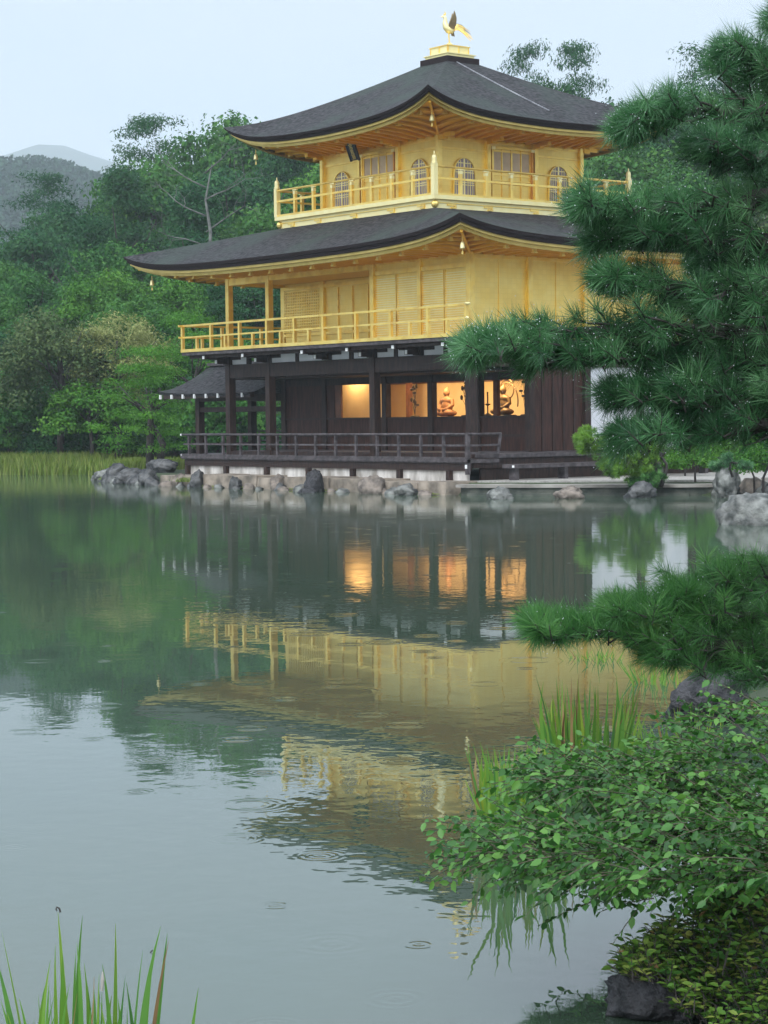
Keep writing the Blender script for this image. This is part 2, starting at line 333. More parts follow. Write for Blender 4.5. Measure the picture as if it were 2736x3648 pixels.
# ---------------------------------------------------------------- ground and pond
SHORE = [tuple(CAM[:2]+FH*d+RH*((u-1368)/FPX*d)) for u, d in ((3300,6.2),(2520,7.0),(2440,7.6),(2700,8.1),(2900,9.),(2750,11.),(2560,12.8),(2480,14.4),(2700,17.),(2900,20.),(2850,26.),(2860,33.),(2800,38.))]
POND = [(-23.5,3.6),(-26.4,4.3),(-30.2,2.),(-40,-4),(-62,-14),(-75,-60),(-25,-95),(28,-72),(39.3,-42),(39.6,-37),(39.0,-34.6),*SHORE,(19.4,-6.),(17.5,-2),(14,2.6),(10.5,3.4),(8.2,2.0),(6.3,1.5),(1.9,-1.75),(1.4,-2.0),
        (-12.6,-2.0),(-13.6,-1.6),(-16.3,-1.0),(-18.6,-.2),(-19.8,.5),(-20.6,1.6)]
PA = np.array(POND); PB = np.roll(PA, -1, 0)
def pond_sd(P):
    """signed distance to the shore, positive on land; P (n,2)"""
    d = np.full(len(P), 1e9); ins = np.zeros(len(P), bool)
    for a, b in zip(PA, PB):
        ab = b-a; t = np.clip(((P-a)@ab)/(ab@ab), 0, 1)
        d = np.minimum(d, np.hypot(*(P-a-t[:,None]*ab).T))
        c = (a[1] > P[:,1]) != (b[1] > P[:,1])
        with np.errstate(divide='ignore', invalid='ignore'):
            x = (b[0]-a[0])*(P[:,1]-a[1])/(b[1]-a[1])+a[0]
        ins ^= c & (P[:,0] < x)
    return np.where(ins, -d, d)
def height(P):
    P = np.asarray(P, float).reshape(-1,2); s = pond_sd(P)
    k = np.clip((s+.45)/.85, 0, 1); h = -.9+np.where(np.hypot(P[:,0]-CAM[0],P[:,1]-CAM[1]) < 30, 1.0, 1.2)*(k*k*(3-2*k))
    q = P-CAM[:2]; T = q@FH; S = q@RH
    rise = np.clip(T-86, 0, 150)*(.105+.0009*np.clip(S,-30,45))
    rise += np.where(T > 86, 1.2*np.sin(P[:,0]*.11)*np.sin(P[:,1]*.13)*np.clip((T-86)/20,0,1), 0)
    near = np.clip(s,0,6)*0
    far = np.clip(1-(T-300)/250, .1, 1)
    return h+rise*np.where(T > 300, far, 1)+near
def gh(x, y): return float(height([(x,y)])[0])
def axis(lo, hi, step, far):
    a = list(np.arange(lo, hi+1e-6, step)); s = step
    x = hi
    while x < far: s *= 1.35; x += s; a.append(x)
    x = lo; s = step; b = []
    while x > -far: s *= 1.35; x -= s; b.append(x)
    return np.array(b[::-1]+a)
gx = axis(-66, 44, .75, 3600); gy = axis(-44, 40, .75, 3600)
GX, GY = np.meshgrid(gx, gy); P2 = np.stack([GX.ravel(), GY.ravel()], 1)
Z = height(P2); nx_, ny_ = len(gx), len(gy)
idx = np.arange(nx_*ny_).reshape(ny_, nx_)
F4 = np.stack([idx[:-1,:-1].ravel(), idx[:-1,1:].ravel(), idx[1:,1:].ravel(), idx[1:,:-1].ravel()], 1)
me = np_mesh('ground', np.column_stack([P2, Z]), F4, SOIL); me.polygons.foreach_set('use_smooth', [True]*len(F4))
tag(link('ground', me), kind='structure')
me = np_mesh('pond', [(-110,-120,0),(60,-120,0),(60,40,0),(-110,40,0)], [[0,1,2,3]], WATER)
tag(link('pond', me), kind='structure')

# far hill and mountain
def ridge(name, dist, depth, prof, mt, amp, nu=90, nv=14):
    """a long hill across the view: prof maps photo column to the height of its top in the photo"""
    V = []; us = np.linspace(-2600, 5400, nu); xs, ys = zip(*prof)
    for j in range(nv):
        t = j/(nv-1); d = dist+depth*(t-1)
        for u in us:
            v = np.interp(u, xs, ys); top = at(u, v, dist)[2]
            p = CAM[:2]+FH*d+RH*((u-1368)/FPX*dist)
            z = top*math.sin(t*math.pi/2)**1.2
            z += amp*noise.noise(Vector((p[0]/60, p[1]/60, 3)))*min(1, t*2)*(1 if t < 1 else .4)
            V.append((p[0], p[1], z))
    for u in us:
        p = CAM[:2]+FH*(dist+depth)+RH*((u-1368)/FPX*dist); V.append((p[0], p[1], -1))
    n = len(us); nv += 1
    F = [(j*n+i, j*n+i+1, (j+1)*n+i+1, (j+1)*n+i) for j in range(nv-1) for i in range(n-1)]
    me = np_mesh(name, V, F, mt); me.polygons.foreach_set('use_smooth', [True]*len(F))
    return tag(link(name, me), kind='structure'), np.array(V)
hill, HV = ridge('wooded_hill', 820, 300, [(-2600,760),(-300,680),(0,666),(150,672),(260,662),(350,700),(600,760),(1000,800),(5400,760)], HILLM, 2.5)
mtn, _ = ridge('far_mountain', 3200, 900, [(-2600,640),(0,590),(140,552),(230,528),(330,552),(420,596),(900,640),(5400,700)], HILLM, 6)
rng = np.random.default_rng(5)
def far_wood():
    V = []; F = []; T = []; n = 90
    k = 0
    for j in range(2, 14):
        for i in range(n-1):
            a = HV[j*n+i]
            uu = -2600+8000*i/(n-1)
            if uu < -500 or uu > 1500: continue
            for _ in range(22):
                b = HV[j*n+i+1]; c = HV[(j+1)*n+i] if j < 13 else a
                s, t = rng.random(2); p = a+(b-a)*s+(c-a)*t
                h = rng.uniform(3.5, 9); r = rng.uniform(2.4, 4.6)
                for q in range(38):
                    th = rng.uniform(0, 6.28); z = rng.uniform(-.1, 1); rr = r*math.sqrt(max(0,1-z*z))*rng.uniform(.6,1.05)
                    c0 = p+np.array([rr*math.cos(th), rr*math.sin(th), h*.5+z*h*.55])
                    a1 = rng.normal(size=3); a1 /= np.linalg.norm(a1); b1 = np.cross(a1, rng.normal(size=3)); b1 /= np.linalg.norm(b1)
                    s1 = rng.uniform(.55, 1.15)
                    V += [c0-a1*s1, c0+b1*s1*.7, c0+a1*s1, c0-b1*s1*.7]; F.append((k,k+1,k+2,k+3)); k += 4; T += [rng.random()]*4
    o = link('distant_wood', np_mesh('distant_wood', V, F, L_FAR, T))
    tag(o, 'hazy bluish wood covering the far hill at the left', 'wood', kind='stuff')
far_wood()

# ---------------------------------------------------------------- the pavilion
exec_roofs = True
PV = thing('golden_pavilion', (-5.756, 4.2, .3), 'three storeyed pavilion with gilded upper walls, dark ground floor and shingled roofs', 'building')
CX, CY = -5.756, 4.206
BW, BD = 11.512, 8.412
def curved_roof(hx, hy, zmid, lift, decay, g, lam, dmx, dmy, th_dark, th_gold, soffit_in, soffit_z):
    def zf(a, t): return zmid+g(t)+lift*math.exp(-max(a,0)/decay)*lam(t)
    sides = [((1,0),(0,-1),hx,hy,dmy,dmx),((0,1),(1,0),hy,hx,dmx,dmy),((-1,0),(0,1),hx,hy,dmy,dmx),((0,-1),(-1,0),hy,hx,dmx,dmy)]
    nu, nd = 48, 12
    top = MB(); fas = MB(); sof = MB(); edge = MB()
    for (ux,uy),(ox,oy),hl,ho,dm,do in sides:
        def P(u, d, z): return (CX+ux*u+ox*(ho-d), CY+uy*u+oy*(ho-d), z)
        def us(d, k=nu):
            h = hl-d; return [h*math.sin(math.pi/2*(2*i/k-1))*.35+h*(2*i/k-1)*.65 for i in range(k+1)]
        g_ = []
        for j in range(nd+1):
            t = j/nd; e = do*t
            g_.append([P(u, dm*t, zf((hl-e)-abs(u), t)) for u in us(e)])
        vs = [p for r in g_ for p in r]; w = nu+1
        top.add(vs, [(j*w+i, j*w+i+1, (j+1)*w+i+1, (j+1)*w+i) for j in range(nd) for i in range(nu)])
        # layered dark edge, sloping slightly inwards, then a gold fascia board below it
        def strip(mb, d0, z0, d1, z1):
            r0 = [P(u, d0, zf((hl-d0)-abs(u), 0)+z0) for u in us(d0)]; r1 = [P(u, d1, zf((hl-d1)-abs(u), 0)*1+z1) for u in us(d1)]
            mb.add(r0+r1, [(i+1, i, w+i, w+i+1) for i in range(nu)])
        strip(edge, 0, 0, .03, -th_dark*.45); strip(edge, .03, -th_dark*.45, .07, -th_dark*.45); strip(edge, .07, -th_dark*.45, .1, -th_dark); strip(edge, .1, -th_dark, .2, -th_dark-.005)
        strip(fas, .16, -th_dark, .16, -th_dark-th_gold*.45); strip(fas, .16, -th_dark-th_gold*.45, .26, -th_dark-th_gold*.5)
        strip(fas, .26, -th_dark-th_gold*.5, .27, -th_dark-th_gold); strip(fas, .27, -th_dark-th_gold, .36, -th_dark-th_gold)
        # soffit rising or falling to the wall head
        g2 = []; ns = 6
        for j in range(ns+1):
            t = j/ns; d = .34+(soffit_in-.34)*t
            g2.append([P(u, d, (zf((hl-d)-abs(u), .05)-th_dark-th_gold+.02)*(1-t)+soffit_z*t) for u in us(d)])
        vs = [p for r in g2 for p in r]
        sof.add(vs, [(j*w+i+1, j*w+i, (j+1)*w+i, (j+1)*w+i+1) for j in range(ns) for i in range(nu)])
    ro = top.build('roof', SHING, PV, True); ed = edge.build('shingle_edge', SHEDGE, ro)
    fa = fas.build('fascia', GOLD_SHADE, ro); sf = sof.build('soffit', GOLDE, ro, True)
    # rafters under the soffit
    ra = MB()
    for si, ((ux,uy),(ox,oy),hl,ho,dm,do) in enumerate(sides):
        n = int(2*hl/.42)
        for i in range(n+1):
            u = -hl+.5+(2*hl-1.)*i/n
            d0 = .42; inn = min(soffit_in-.05, hl-abs(u))
            if inn-d0 < .3: continue
            def P(u, d, z): return (CX+ux*u+ox*(ho-d), CY+uy*u+oy*(ho-d), z)
            def zs(d):
                t = (d-.34)/(soffit_in-.34)
                return (zf(max((hl-d)-abs(u),0), .05)-th_dark-th_gold+.02)*(1-t)+soffit_z*t
            m = (d0+inn)/2; rb = MB() if si < 2 else ra
            rb.bar(P(u,d0,zs(d0)-.035), P(u,m,zs(m)-.035), .085, .07); rb.bar(P(u,m,zs(m)-.035), P(u,inn,zs(inn)-.035), .085, .07)
            if si < 2: rb.build('rafter', GOLDE, ro)
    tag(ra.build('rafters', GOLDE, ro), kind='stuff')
    # small gilded knobs hanging in a row below the eaves
    for (ux,uy),(ox,oy),hl,ho,dm,do in sides[:2]+sides[3:]:
        n = int(2*hl/1.02)
        for i in range(n):
            u = -hl+1.1+(2*hl-2.2)*i/(n-1); d = .62
            z = zf((hl-d)-abs(u), .06)-th_dark-th_gold-.03
            x, y = CX+ux*u+ox*(ho-d), CY+uy*u+oy*(ho-d)
            k = MB(); k.box(x-.045, x+.045, y-.045, y+.045, z-.09, z); k.box(x-.06, x+.06, y-.06, y+.06, z-.12, z-.09); k.build('eave_knob', GOLD, ro)
    # hip rafters showing at the corners
    for sx in (-1,1):
        for sy in (-1,1):
            hb = MB(); e = .35
            p0 = (CX+sx*(hx-e), CY+sy*(hy-e), zf(.0,.03)-th_dark-th_gold-.05); p1 = (CX+sx*(hx-soffit_in+.02), CY+sy*(hy-soffit_in+.02), soffit_z-.02)
            hb.bar(p0, p1, .07, .08); hb.build('hip_rafter', GOLDE, ro)
    return ro, zf
roof2, zf2 = curved_roof(8.13, 6.575, 6.63, .50, 1.6, lambda t: 1.10*t+.06*t*t, lambda t: 1-t, 4.42, 2.87, .19, .17, 2.42, 6.42)
roof3, zf3 = curved_roof(4.90, 4.90, 10.27, .63, 1.25, lambda t: 2.175*t+.1135*t*t, lambda t: math.exp(-t*3.3), 4.35, 4.35, .16, .16, 2.20, 9.98)
# roof crown: dark box, two gilded tiers
b = MB(); b.box(CX-.63,CX+.63,CY-.63,CY+.63,12.3,12.71); b.build('roof_crown', SHEDGE, PV)
b = MB(); b.box(CX-.52,CX+.52,CY-.52,CY+.52,12.71,12.80); b.box(CX-.56,CX+.56,CY-.56,CY+.56,12.80,12.83); fin = b.build('finial_base', GOLDB, PV)
b = MB(); b.box(CX-.41,CX+.41,CY-.41,CY+.41,12.83,13.05); b.build('upper_tier', GOLDB, fin)
for q in (CX-.41, CX, CX+.41-.03):
    b = MB(); b.box(q, q+.03, CY-.43, CY-.41, 12.83, 13.05); b.build('strap', GOLD, fin)
for q in (CY-.41, CY, CY+.41-.03):
    b = MB(); b.box(CX+.41, CX+.43, q, q+.03, 12.83, 13.05); b.build('strap', GOLD, fin)
b = MB(); b.box(CX-.44,CX+.44,CY-.44,CY+.44,13.05,13.08); b.build('tier_cap', GOLD, fin)
b = MB(); b.lathe((CX,CY,13.08), [(.17,0),(.17,.02),(.12,.05),(.1,.1),(.07,.12)], 12); b.build('pedestal', GOLDB, fin, True)

def side(o, u, n):
    ux, uy = u; nx, ny = n; ox, oy = o
    class S: pass
    s = S()
    s.P = lambda a, b, z: (ox+ux*a+nx*b, oy+uy*a+ny*b, z)
    def bx(mb, a0, a1, b0, b1, z0, z1):
        p = s.P(a0,b0,z0); q = s.P(a1,b1,z1); return mb.box(p[0],q[0],p[1],q[1],z0,z1)
    s.bx = bx; return s
# ---- third storey
X0, X1, Y0, Y1 = CX-2.75, CX+2.75, CY-2.75, CY+2.75
ZD = 8.16
core = MB(); core.box(X0+.05,X1-.05,Y0+.05,Y1-.05,7.7,10.1); core.build('third_storey_wall', GOLDW, PV)
sides3 = [side((X0,Y0),(1,0),(0,-1)), side((X1,Y0),(0,1),(1,0)), side((X1,Y1),(-1,0),(0,1)), side((X0,Y1),(0,-1),(-1,0))]
KP = [(.43,0),(.42,.2),(.412,.4),(.405,.58),(.38,.72),(.33,.83),(.255,.91),(.165,.96),(.08,.985),(0,1)]
def arch(w, h, off=0):
    r = [(x/.43*w/2+off*(1-i/9.*.9 if i > 5 else 1), z*h+(off*(max(0,i-3)/6.)*.75)) for i, (x, z) in enumerate(KP)]
    return r+[(-x, z) for x, z in r[-2::-1]]
def window(s, a, w, z0, h):
    pane = MB(); o = arch(w, h); n = len(o)
    pane.add([s.P(a+x, -.03, z0+z) for x,z in o]+[s.P(a+x, -.015, z0+z) for x,z in o], [tuple(range(n,2*n))]+[(i,(i+1)%n,n+(i+1)%n,n+i) for i in range(n)])
    pn = pane.build('arched_window', LILAC, PV)
    fr = MB(); o2 = arch(w, h, .03)
    vs = [s.P(a+x, .03, z0+z) for x,z in o]+[s.P(a+x, .03, z0+z) for x,z in o2]+[s.P(a+x, -.04, z0+z) for x,z in o]+[s.P(a+x, -.04, z0+z) for x,z in o2]
    fs = []
    for i in range(n-1):
        fs += [(i,i+1,n+i+1,n+i),(n+i,n+i+1,3*n+i+1,3*n+i),(i+1,i,2*n+i,2*n+i+1)]
    fr.add(vs, fs); fr.build('frame', GOLDW, pn)
    la = MB()
    def hw(z):
        zz = min(max(z/h,0),.999)
        for (xa,za),(xb,zb) in zip(KP, KP[1:]):
            if za <= zz <= zb: return (xa+(xb-xa)*(zz-za)/(zb-za))/.43*w/2
        return 0
    def zt(x):
        x = abs(x); z = h
        for k in range(60):
            z = h*(1-k/60)
            if hw(z) >= x: break
        return z
    nb = 9
    for i in range(1, nb):
        x = -w/2+w*i/nb; t = .05 if i in (4,5) else .014
        if i == 5: continue
        if i == 4: x = 0
        s.bx(la, a+x-t/2, a+x+t/2, -.014, .004, z0, z0+zt(x)-.01)
    for z in (.02, .3, .36, .62, .68, .86):
        k = hw(z*h)-.01; s.bx(la, a-k, a+k, -.014, -.002, z0+z*h, z0+z*h+.022)
    la.build('lattice', GOLDB, pn)
def door(s, a0, a1, z0, z1):
    fr = MB(); s.bx(fr, a0-.05, a0, -.04, .05, z0, z1); s.bx(fr, a0-.05, a1+.05, -.04, .05, z1, z1+.07)
    w = (a1-a0)/2
    d = MB(); s.bx(d, a0, a1, -.05, -.02, z0, z1); dr = d.build('door', GOLDW, PV)
    fr.build('frame', GOLD, dr)
    po = MB(); s.bx(po, a1, a1+.06, -.04, .06, z0, z1); po.build('jamb', ORANGE, dr)
    for e in (a0-.02, a1+.03):
        k = MB(); s.bx(k, e-.07, e+.07, -.03, .09, z1-.02, z1+.06); k.build('hinge_block', GOLDB, dr)
    st = MB()
    for i in range(5):
        x = a0+(a1-a0)*i/4; t = .05 if i in (0,2,4) else .03
        x = min(max(x, a0+t/2), a1-t/2); s.bx(st, x-t/2, x+t/2, -.02, .015, z0, z1)
    for z in (0, .34, .40, .50, .56, .95):
        s.bx(st, a0, a1, -.02, .010, z0+(z1-z0)*z, z0+(z1-z0)*z+.04)
    st.build('stile', GOLD, dr)
    for i in range(4):
        x0 = a0+(a1-a0)*i/4+.03; x1 = a0+(a1-a0)*(i+1)/4-.03
        p = MB(); s.bx(p, x0, x1, -.02, -.012, z0+(z1-z0)*.58, z0+(z1-z0)*.95); p.build('upper_panel', PINKP, dr)
for s in sides3:
    for a in (0, 1.83, 3.67, 5.5):
        c = MB(); s.bx(c, a-.065 if a else -.065, a+.065, -.065, .065, ZD, 9.97); 
        if a in (1.83, 3.67) or a == 0: c.build('column', GOLD, PV)
        bk = MB(); s.bx(bk, a-.09, a+.09, .065, .3, 9.82, 9.95); s.bx(bk, a-.07, a+.07, .3, .62, 9.88, 9.99)
        if a < 5: bk.build('bracket', GOLDE, PV)
    bm = MB(); s.bx(bm, .06, 1.77, -.05, -.012, 9.60, 9.66); s.bx(bm, 3.73, 5.44, -.05, -.012, 9.60, 9.66); s.bx(bm, .06, 5.44, -.05, -.02, 9.86, 9.95); bm.build('tie_beam', GOLD, PV)
    window(s, .94, .80, ZD+.12, 1.10); window(s, 4.60, .80, ZD+.12, 1.10)
    door(s, 2.0, 3.48, ZD+.05, 9.72)
# balcony of the third storey
b3 = 1.0
bal = MB(); bal.box(X0-.94,X1+.94,Y0-.94,Y1+.94,7.55,8.03); bl = bal.build('upper_balcony', GOLDB, PV)
b = MB(); b.box(X0-1.06,X1+1.06,Y0-1.06,Y1+1.06,8.03,8.14); b.build('deck_edge', GOLDB, bl)
b = MB(); b.box(X0-.97,X1+.97,Y0-.97,Y1+.97,7.93,7.955); b.build('moulding', GOLD, bl)
for s in sides3[:2]+sides3[3:]:
    for a in (-.35, 1.0, 2.75, 4.5, 5.85):
        f = MB(); s.bx(f, a-.16, a+.16, .94, .975, 7.87, 7.92); s.bx(f, a-.02, a+.16, .94, .985, 7.80, 7.84); s.bx(f, a+.10, a+.16, .94, .98, 7.84, 7.88); f.build('fitting', GOLD, bl)
for sx in (X0-.94, X1+.94):
    for sy in (Y0-.94, Y1+.94):
        f = MB(); f.ball((sx,sy,7.90), .11); f.ball((sx,sy,7.86), .08); f.build('corner_fitting', GOLD, bl)
for s in sides3:
    rl = MB(); rl.tube([s.P(-b3, b3, 8.93), s.P(5.5+b3, b3, 8.93)], .032, 8); rr = rl.build('railing', GOLD, bl)
    m_ = MB(); s.bx(m_, -b3, 5.5+b3, b3-.03, b3+.03, 8.58, 8.64); m_.build('rail', GOLD, rr) if False else m_.build('upper_balcony_rail', GOLD, bl)
    q = MB(); s.bx(q, -b3, 5.5+b3, b3-.05, b3+.05, 8.14, 8.20); q.build('upper_balcony_rail', GOLD, bl)
    for i in range(1, 8):
        a = -b3+(5.5+2*b3)*i/8
        p = MB(); s.bx(p, a-.045, a+.045, b3-.045, b3+.045, 8.2, 8.78); p.build('baluster', GOLD, bl)
        p = MB(); s.bx(p, a-.05, a+.05, b3-.05, b3+.05, 8.76, 8.85); s.bx(p, a-.1, a+.1, b3-.03, b3+.03, 8.87, 8.90); p.build('baluster_cap', GOLDB, bl)
    cp = MB(); c = s.P(-b3, b3, 0); cp.box(c[0]-.07,c[0]+.07,c[1]-.07,c[1]+.07,8.14,9.0); cp.lathe((c[0],c[1],9.0), [(.085,0),(.085,.05),(.07,.06),(.075,.16),(.06,.22),(.02,.27),(.015,.34)], 10)
    cp.build('corner_post', GOLDB, bl)
# plaque above the south doors
s = sides3[0]
c = np.array(s.P(2.35, .62, 9.80)); tilt = R_(22)
u_ = np.array([1,0,0]); w_ = np.array([0, -math.sin(tilt), math.cos(tilt)]); n_ = np.array([0, -math.cos(tilt), -math.sin(tilt)])
def slab(hw, h0, h1, t0, t1):
    m_ = MB(); pts = [c+u_*x+w_*z+n_*t for t in (t0,t1) for x,z in ((-hw,h0),(hw,h0),(hw,h1),(-hw,h1))]
    return m_.add(pts, [(0,3,2,1),(4,5,6,7),(0,1,5,4),(1,2,6,5),(2,3,7,6),(3,0,4,7)])
pq = slab(.19, -.26, .26, 0, .05).build('plaque', LACQ, PV)
for a_,b_,c_,d_ in ((-.21,-.28,-.17,.28),(.17,-.28,.21,.28)):
    m_ = MB(); pts = [c+u_*x+w_*z+n_*t for t in (0,.07) for x,z in ((a_,b_),(c_,b_),(c_,d_),(a_,d_))]
    m_.add(pts, [(0,3,2,1),(4,5,6,7),(0,1,5,4),(1,2,6,5),(2,3,7,6),(3,0,4,7)]); m_.build('plaque_frame', LACQ, pq)
try:
    tcv = bpy.data.curves.new('plaque_characters', 'FONT'); tcv.body = '究\n竟\n頂'; tcv.size = .165; tcv.align_x = 'CENTER'; tcv.space_line = .95; tcv.extrude = .004
    tob = bpy.data.objects.new('plaque_text_source', tcv); col.objects.link(tob)
    bpy.context.view_layer.update()
    tme = bpy.data.meshes.new_from_object(tob.evaluated_get(bpy.context.evaluated_depsgraph_get()))
    bpy.data.objects.remove(tob)
    tx = link('characters', tme, pq, None); tme.materials.clear(); tme.materials.append(GOLD)
    Mx = Matrix([list(u_)+[0], list(w_)+[0], list(-n_*-1)+[0], [0,0,0,1]]).transposed()
    q_ = c+w_*.10+n_*.055-WL[PV.name]
    Mx.translation = Vector(q_); tx.matrix_local = Mx
except Exception as ex: print('plaque text failed', ex)

# ---- second storey (floor level 4.15)
Z2 = 4.15; ZT = 6.42
FX = [-BW, -9.35, -4.2, 0]                                  # front columns
EYS = [0, 2.103, 4.206, 6.309, 8.412]
S2 = side((-BW,0),(1,0),(0,-1)); E2 = side((0,0),(0,1),(1,0)); W2 = side((-BW,BD),(0,-1),(-1,0)); N2 = side((0,BD),(-1,0),(0,1))
b = MB(); b.box(-4.15,-.05,.03,.10,Z2,ZT); b.box(-.10,-.03,.10,BD-.1,Z2,ZT); b.box(-BW+.05,-.05,BD-.1,BD-.03,Z2,ZT); b.box(-BW+.03,-BW+.1,2.1,BD-.1,Z2,ZT); b.box(-4.2,-4.13,.10,2.05,Z2,ZT)
wall2 = b.build('second_storey_wall', GOLDW, PV)
b = MB(); b.box(-BW+.1,-4.2,2.06,2.14,Z2,ZT); b.build('second_storey_wall', GOLDW, PV)
for x in FX:
    b = MB(); b.box(x-.085,x+.085,-.085,.085,Z2,ZT); b.build('column', GOLD, PV)
for y in EYS[1:]:
    b = MB(); b.box(-.085,.085,y-.085,y+.085,Z2,ZT); b.build('column', GOLD, PV)
for x, y in ((-BW,2.103),(-9.35,2.06),(-6.35,2.06),(-4.2,2.02),(-BW,4.2),(-BW,6.3),(-BW,BD),(-2.1,0)):
    w = .07 if x > -2.2 else .085
    b = MB(); b.box(x-w,x+w,y-w,y+w if x > -2.2 else y+.06,Z2,ZT); b.build('column', GOLD, PV)
# slatted shutters on the flush bays
for x0, x1 in ((-4.11,-3.16),(-3.12,-2.18),(-2.02,-1.08),(-1.04,-.09)):
    sh = MB(); sh.box(x0,x1,.0,.03,Z2+.1,6.0); so_ = sh.build('slatted_shutter', GOLDW, PV)
    sl = MB(); n = 26
    for i in range(n):
        z = Z2+.14+i*(6.0-Z2-.18)/n; sl.box(x0+.03,x1-.03,-.022,0,z,z+.022)
    sl.build('slats', GOLDB, so_)
    fr = MB(); fr.box(x0,x0+.03,-.03,.0,Z2+.1,6.0); fr.box(x1-.03,x1,-.03,.0,Z2+.1,6.0); fr.build('stile', GOLD, so_)
b = MB(); b.box(-4.11,-2.17,-.04,.02,6.02,6.14); b.box(-2.03,-.09,-.04,.02,6.02,6.14); b.box(-4.1,-.1,-.02,.03,6.30,6.42); b.build('lintel', GOLD, PV)
# recessed wall: lattice shutters then plain panels
la = MB(); la.box(-BW+.1,-9.45,2.03,2.06,4.72,6.02); lo_ = la.build('lattice_shutter', GOLDB, PV)
g_ = MB()
for i in range(21): x = -BW+.13+i*(BW-9.45-.18)/20; g_.box(x-.014,x+.014,2.0,2.03,4.72,6.02)
for i in range(15): z = 4.74+i*1.26/14; g_.box(-BW+.1,-9.45,1.985,1.999,z-.014,z+.014)
g_.build('lattice', GOLD, lo_)
for x in (-8.6,-7.87,-7.1,-5.6,-4.9):
    b = MB(); b.box(x-.025,x+.025,2.02,2.06,Z2,6.02); b.build('mullion', GOLD, PV)
b = MB(); b.box(-BW+.09,-4.2,1.99,2.06,6.05,6.16); b.box(-BW+.09,-4.2,2.0,2.06,4.6,4.68); b.build('lintel', GOLD, PV)
# east wall battens
for y in (1.05,3.15,5.25,7.35):
    b = MB(); b.box(-.03,-.005,y-.03,y+.03,Z2,ZT); b.build('mullion', GOLDW, PV)
b = MB(); b.box(-.03,.02,.085,BD-.085,6.26,6.36); b.build('lintel', GOLD, PV)
# ceiling of the open corner and inside soffit
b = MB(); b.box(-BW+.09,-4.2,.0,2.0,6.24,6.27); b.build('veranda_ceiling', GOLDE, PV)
b = MB(); b.box(-BW+.09,-9.44,-.07,.07,6.16,6.4); b.box(-9.26,-4.29,-.07,.07,6.2,6.4); b.box(-BW-.07,-BW+.07,.09,2.0,6.16,6.4); b.build('beam', GOLD, PV)
# balcony
ov = 1.08
bk = MB(); bk.box(-BW-ov,ov,-ov,0.0,4.02,4.12); bk.box(-BW-ov,-BW+.1,0.0,BD+ov,4.02,4.12); bk.box(-BW+.1,-.0,0,BD+.4,4.02,4.12); bal2 = bk.build('lower_balcony', GWOOD, PV)
b = MB(); b.box(-BW-ov-.02,ov+.02,-ov-.03,-ov+.10,4.12,4.215); b.box(-BW-ov-.03,-BW-ov+.10,-ov+.1,BD+ov,4.12,4.215); b.build('sill_rail', GOLD, bal2)
b = MB(); b.box(-BW-ov+.1,ov,-ov+.1,0,4.12,4.145); b.box(-BW-ov+.1,-BW+.1,0,BD+ov,4.12,4.145); b.build('deck', GOLDW, bal2)
def rail2(p, q):
    b = MB(); b.bar((p[0],p[1],4.94), (q[0],q[1],4.94), .085, .06); b.build('top_rail', GOLD, bal2)
    b = MB(); b.bar((p[0],p[1],4.58), (q[0],q[1],4.58), .06, .05); b.build('middle_rail', GOLD, bal2)
rail2((-BW-ov-.12,-ov+.03),(ov,-ov+.03)); rail2((-BW-ov+.03,-ov-.12),(-BW-ov+.03,BD+ov)); 
b = MB(); b.ball((ov+.02,-ov+.03,4.96),(.11,.07,.05)); b.ball((ov-.02,-ov+.03,4.59),(.09,.05,.045)); b.build('rail_end', GOLDB, bal2)
for x in (-12.57,-10.96,-9.41,-7.98,-6.6,-5.19,-3.66,-2.11,-.51,1.05):
    b = MB(); b.box(x-.045,x+.045,-ov-.015,-ov+.075,4.215,4.91); b.build('tall_baluster', GOLD, bal2)
for x in (-11.75,-10.19,-8.72,-7.29,-5.9,-4.44,-2.89,-1.29,.29):
    b = MB(); b.box(x-.04,x+.04,-ov-.01,-ov+.07,4.215,4.555); b.build('short_baluster', GOLD, bal2)
for i in range(1, 7):
    y = -ov+i*1.5
    b = MB(); b.box(-BW-ov-.015,-BW-ov+.075,y-.045,y+.045,4.215,4.91); b.build('tall_baluster', GOLD, bal2)
    b = MB(); b.box(-BW-ov-.01,-BW-ov+.07,y-.79,y-.71,4.215,4.555); b.build('short_baluster', GOLD, bal2)

# ---- ground storey (floor 1.05)
Z1 = 1.05
b = MB(); b.box(-BW-1.12,1.10,-1.12,-.0,.80,.90); b.box(-BW-1.12,-BW,0,BD+.5,.80,.90); b.box(.0,1.10,0,BD+.5,.92,1.03); dk = b.build('veranda_deck', GWOOD, PV)
b = MB(); b.box(-BW,0,0,BD,.84,Z1); b.build('floor', GWOOD, dk)
b = MB(); b.box(-BW-1.05,1.0,-1.06,-.86,.60,.795); b.box(-BW-1.05,-BW-.86,-.86,BD,.60,.795); b.box(.86,1.02,-.86,BD+.4,.66,.915); b.build('girder', DWOOD, dk)
b = MB(); b.box(-BW-1.14,1.12,-1.145,-1.12,.83,.87); b.build('edge_board', GWOOD, dk)
b = MB(); b.box(-BW-.1,.02,-.1,0,.9,1.04); b.build('step_board', DWOOD, dk)
COLX = FX
for x in COLX:
    b = MB(); b.box(x-.115,x+.115,-.115,.115,.86,3.72); b.build('post', DWOOD, PV)
for x in (-BW,-9.35,-6.35,-4.2,-2.1,0):
    b = MB(); b.box(x-.10,x+.10,2.0,2.2,Z1,3.5); b.build('post', DWOOD, PV)
for y in EYS[2:]:
    b = MB(); b.box(-.11,.11,y-.11,y+.11,.86,3.72); b.build('post', DWOOD, PV)
for y in EYS[1:]:
    b = MB(); b.box(-BW-.11,-BW+.11,y-.11,y+.11,.86,3.72); b.build('post', DWOOD, PV)
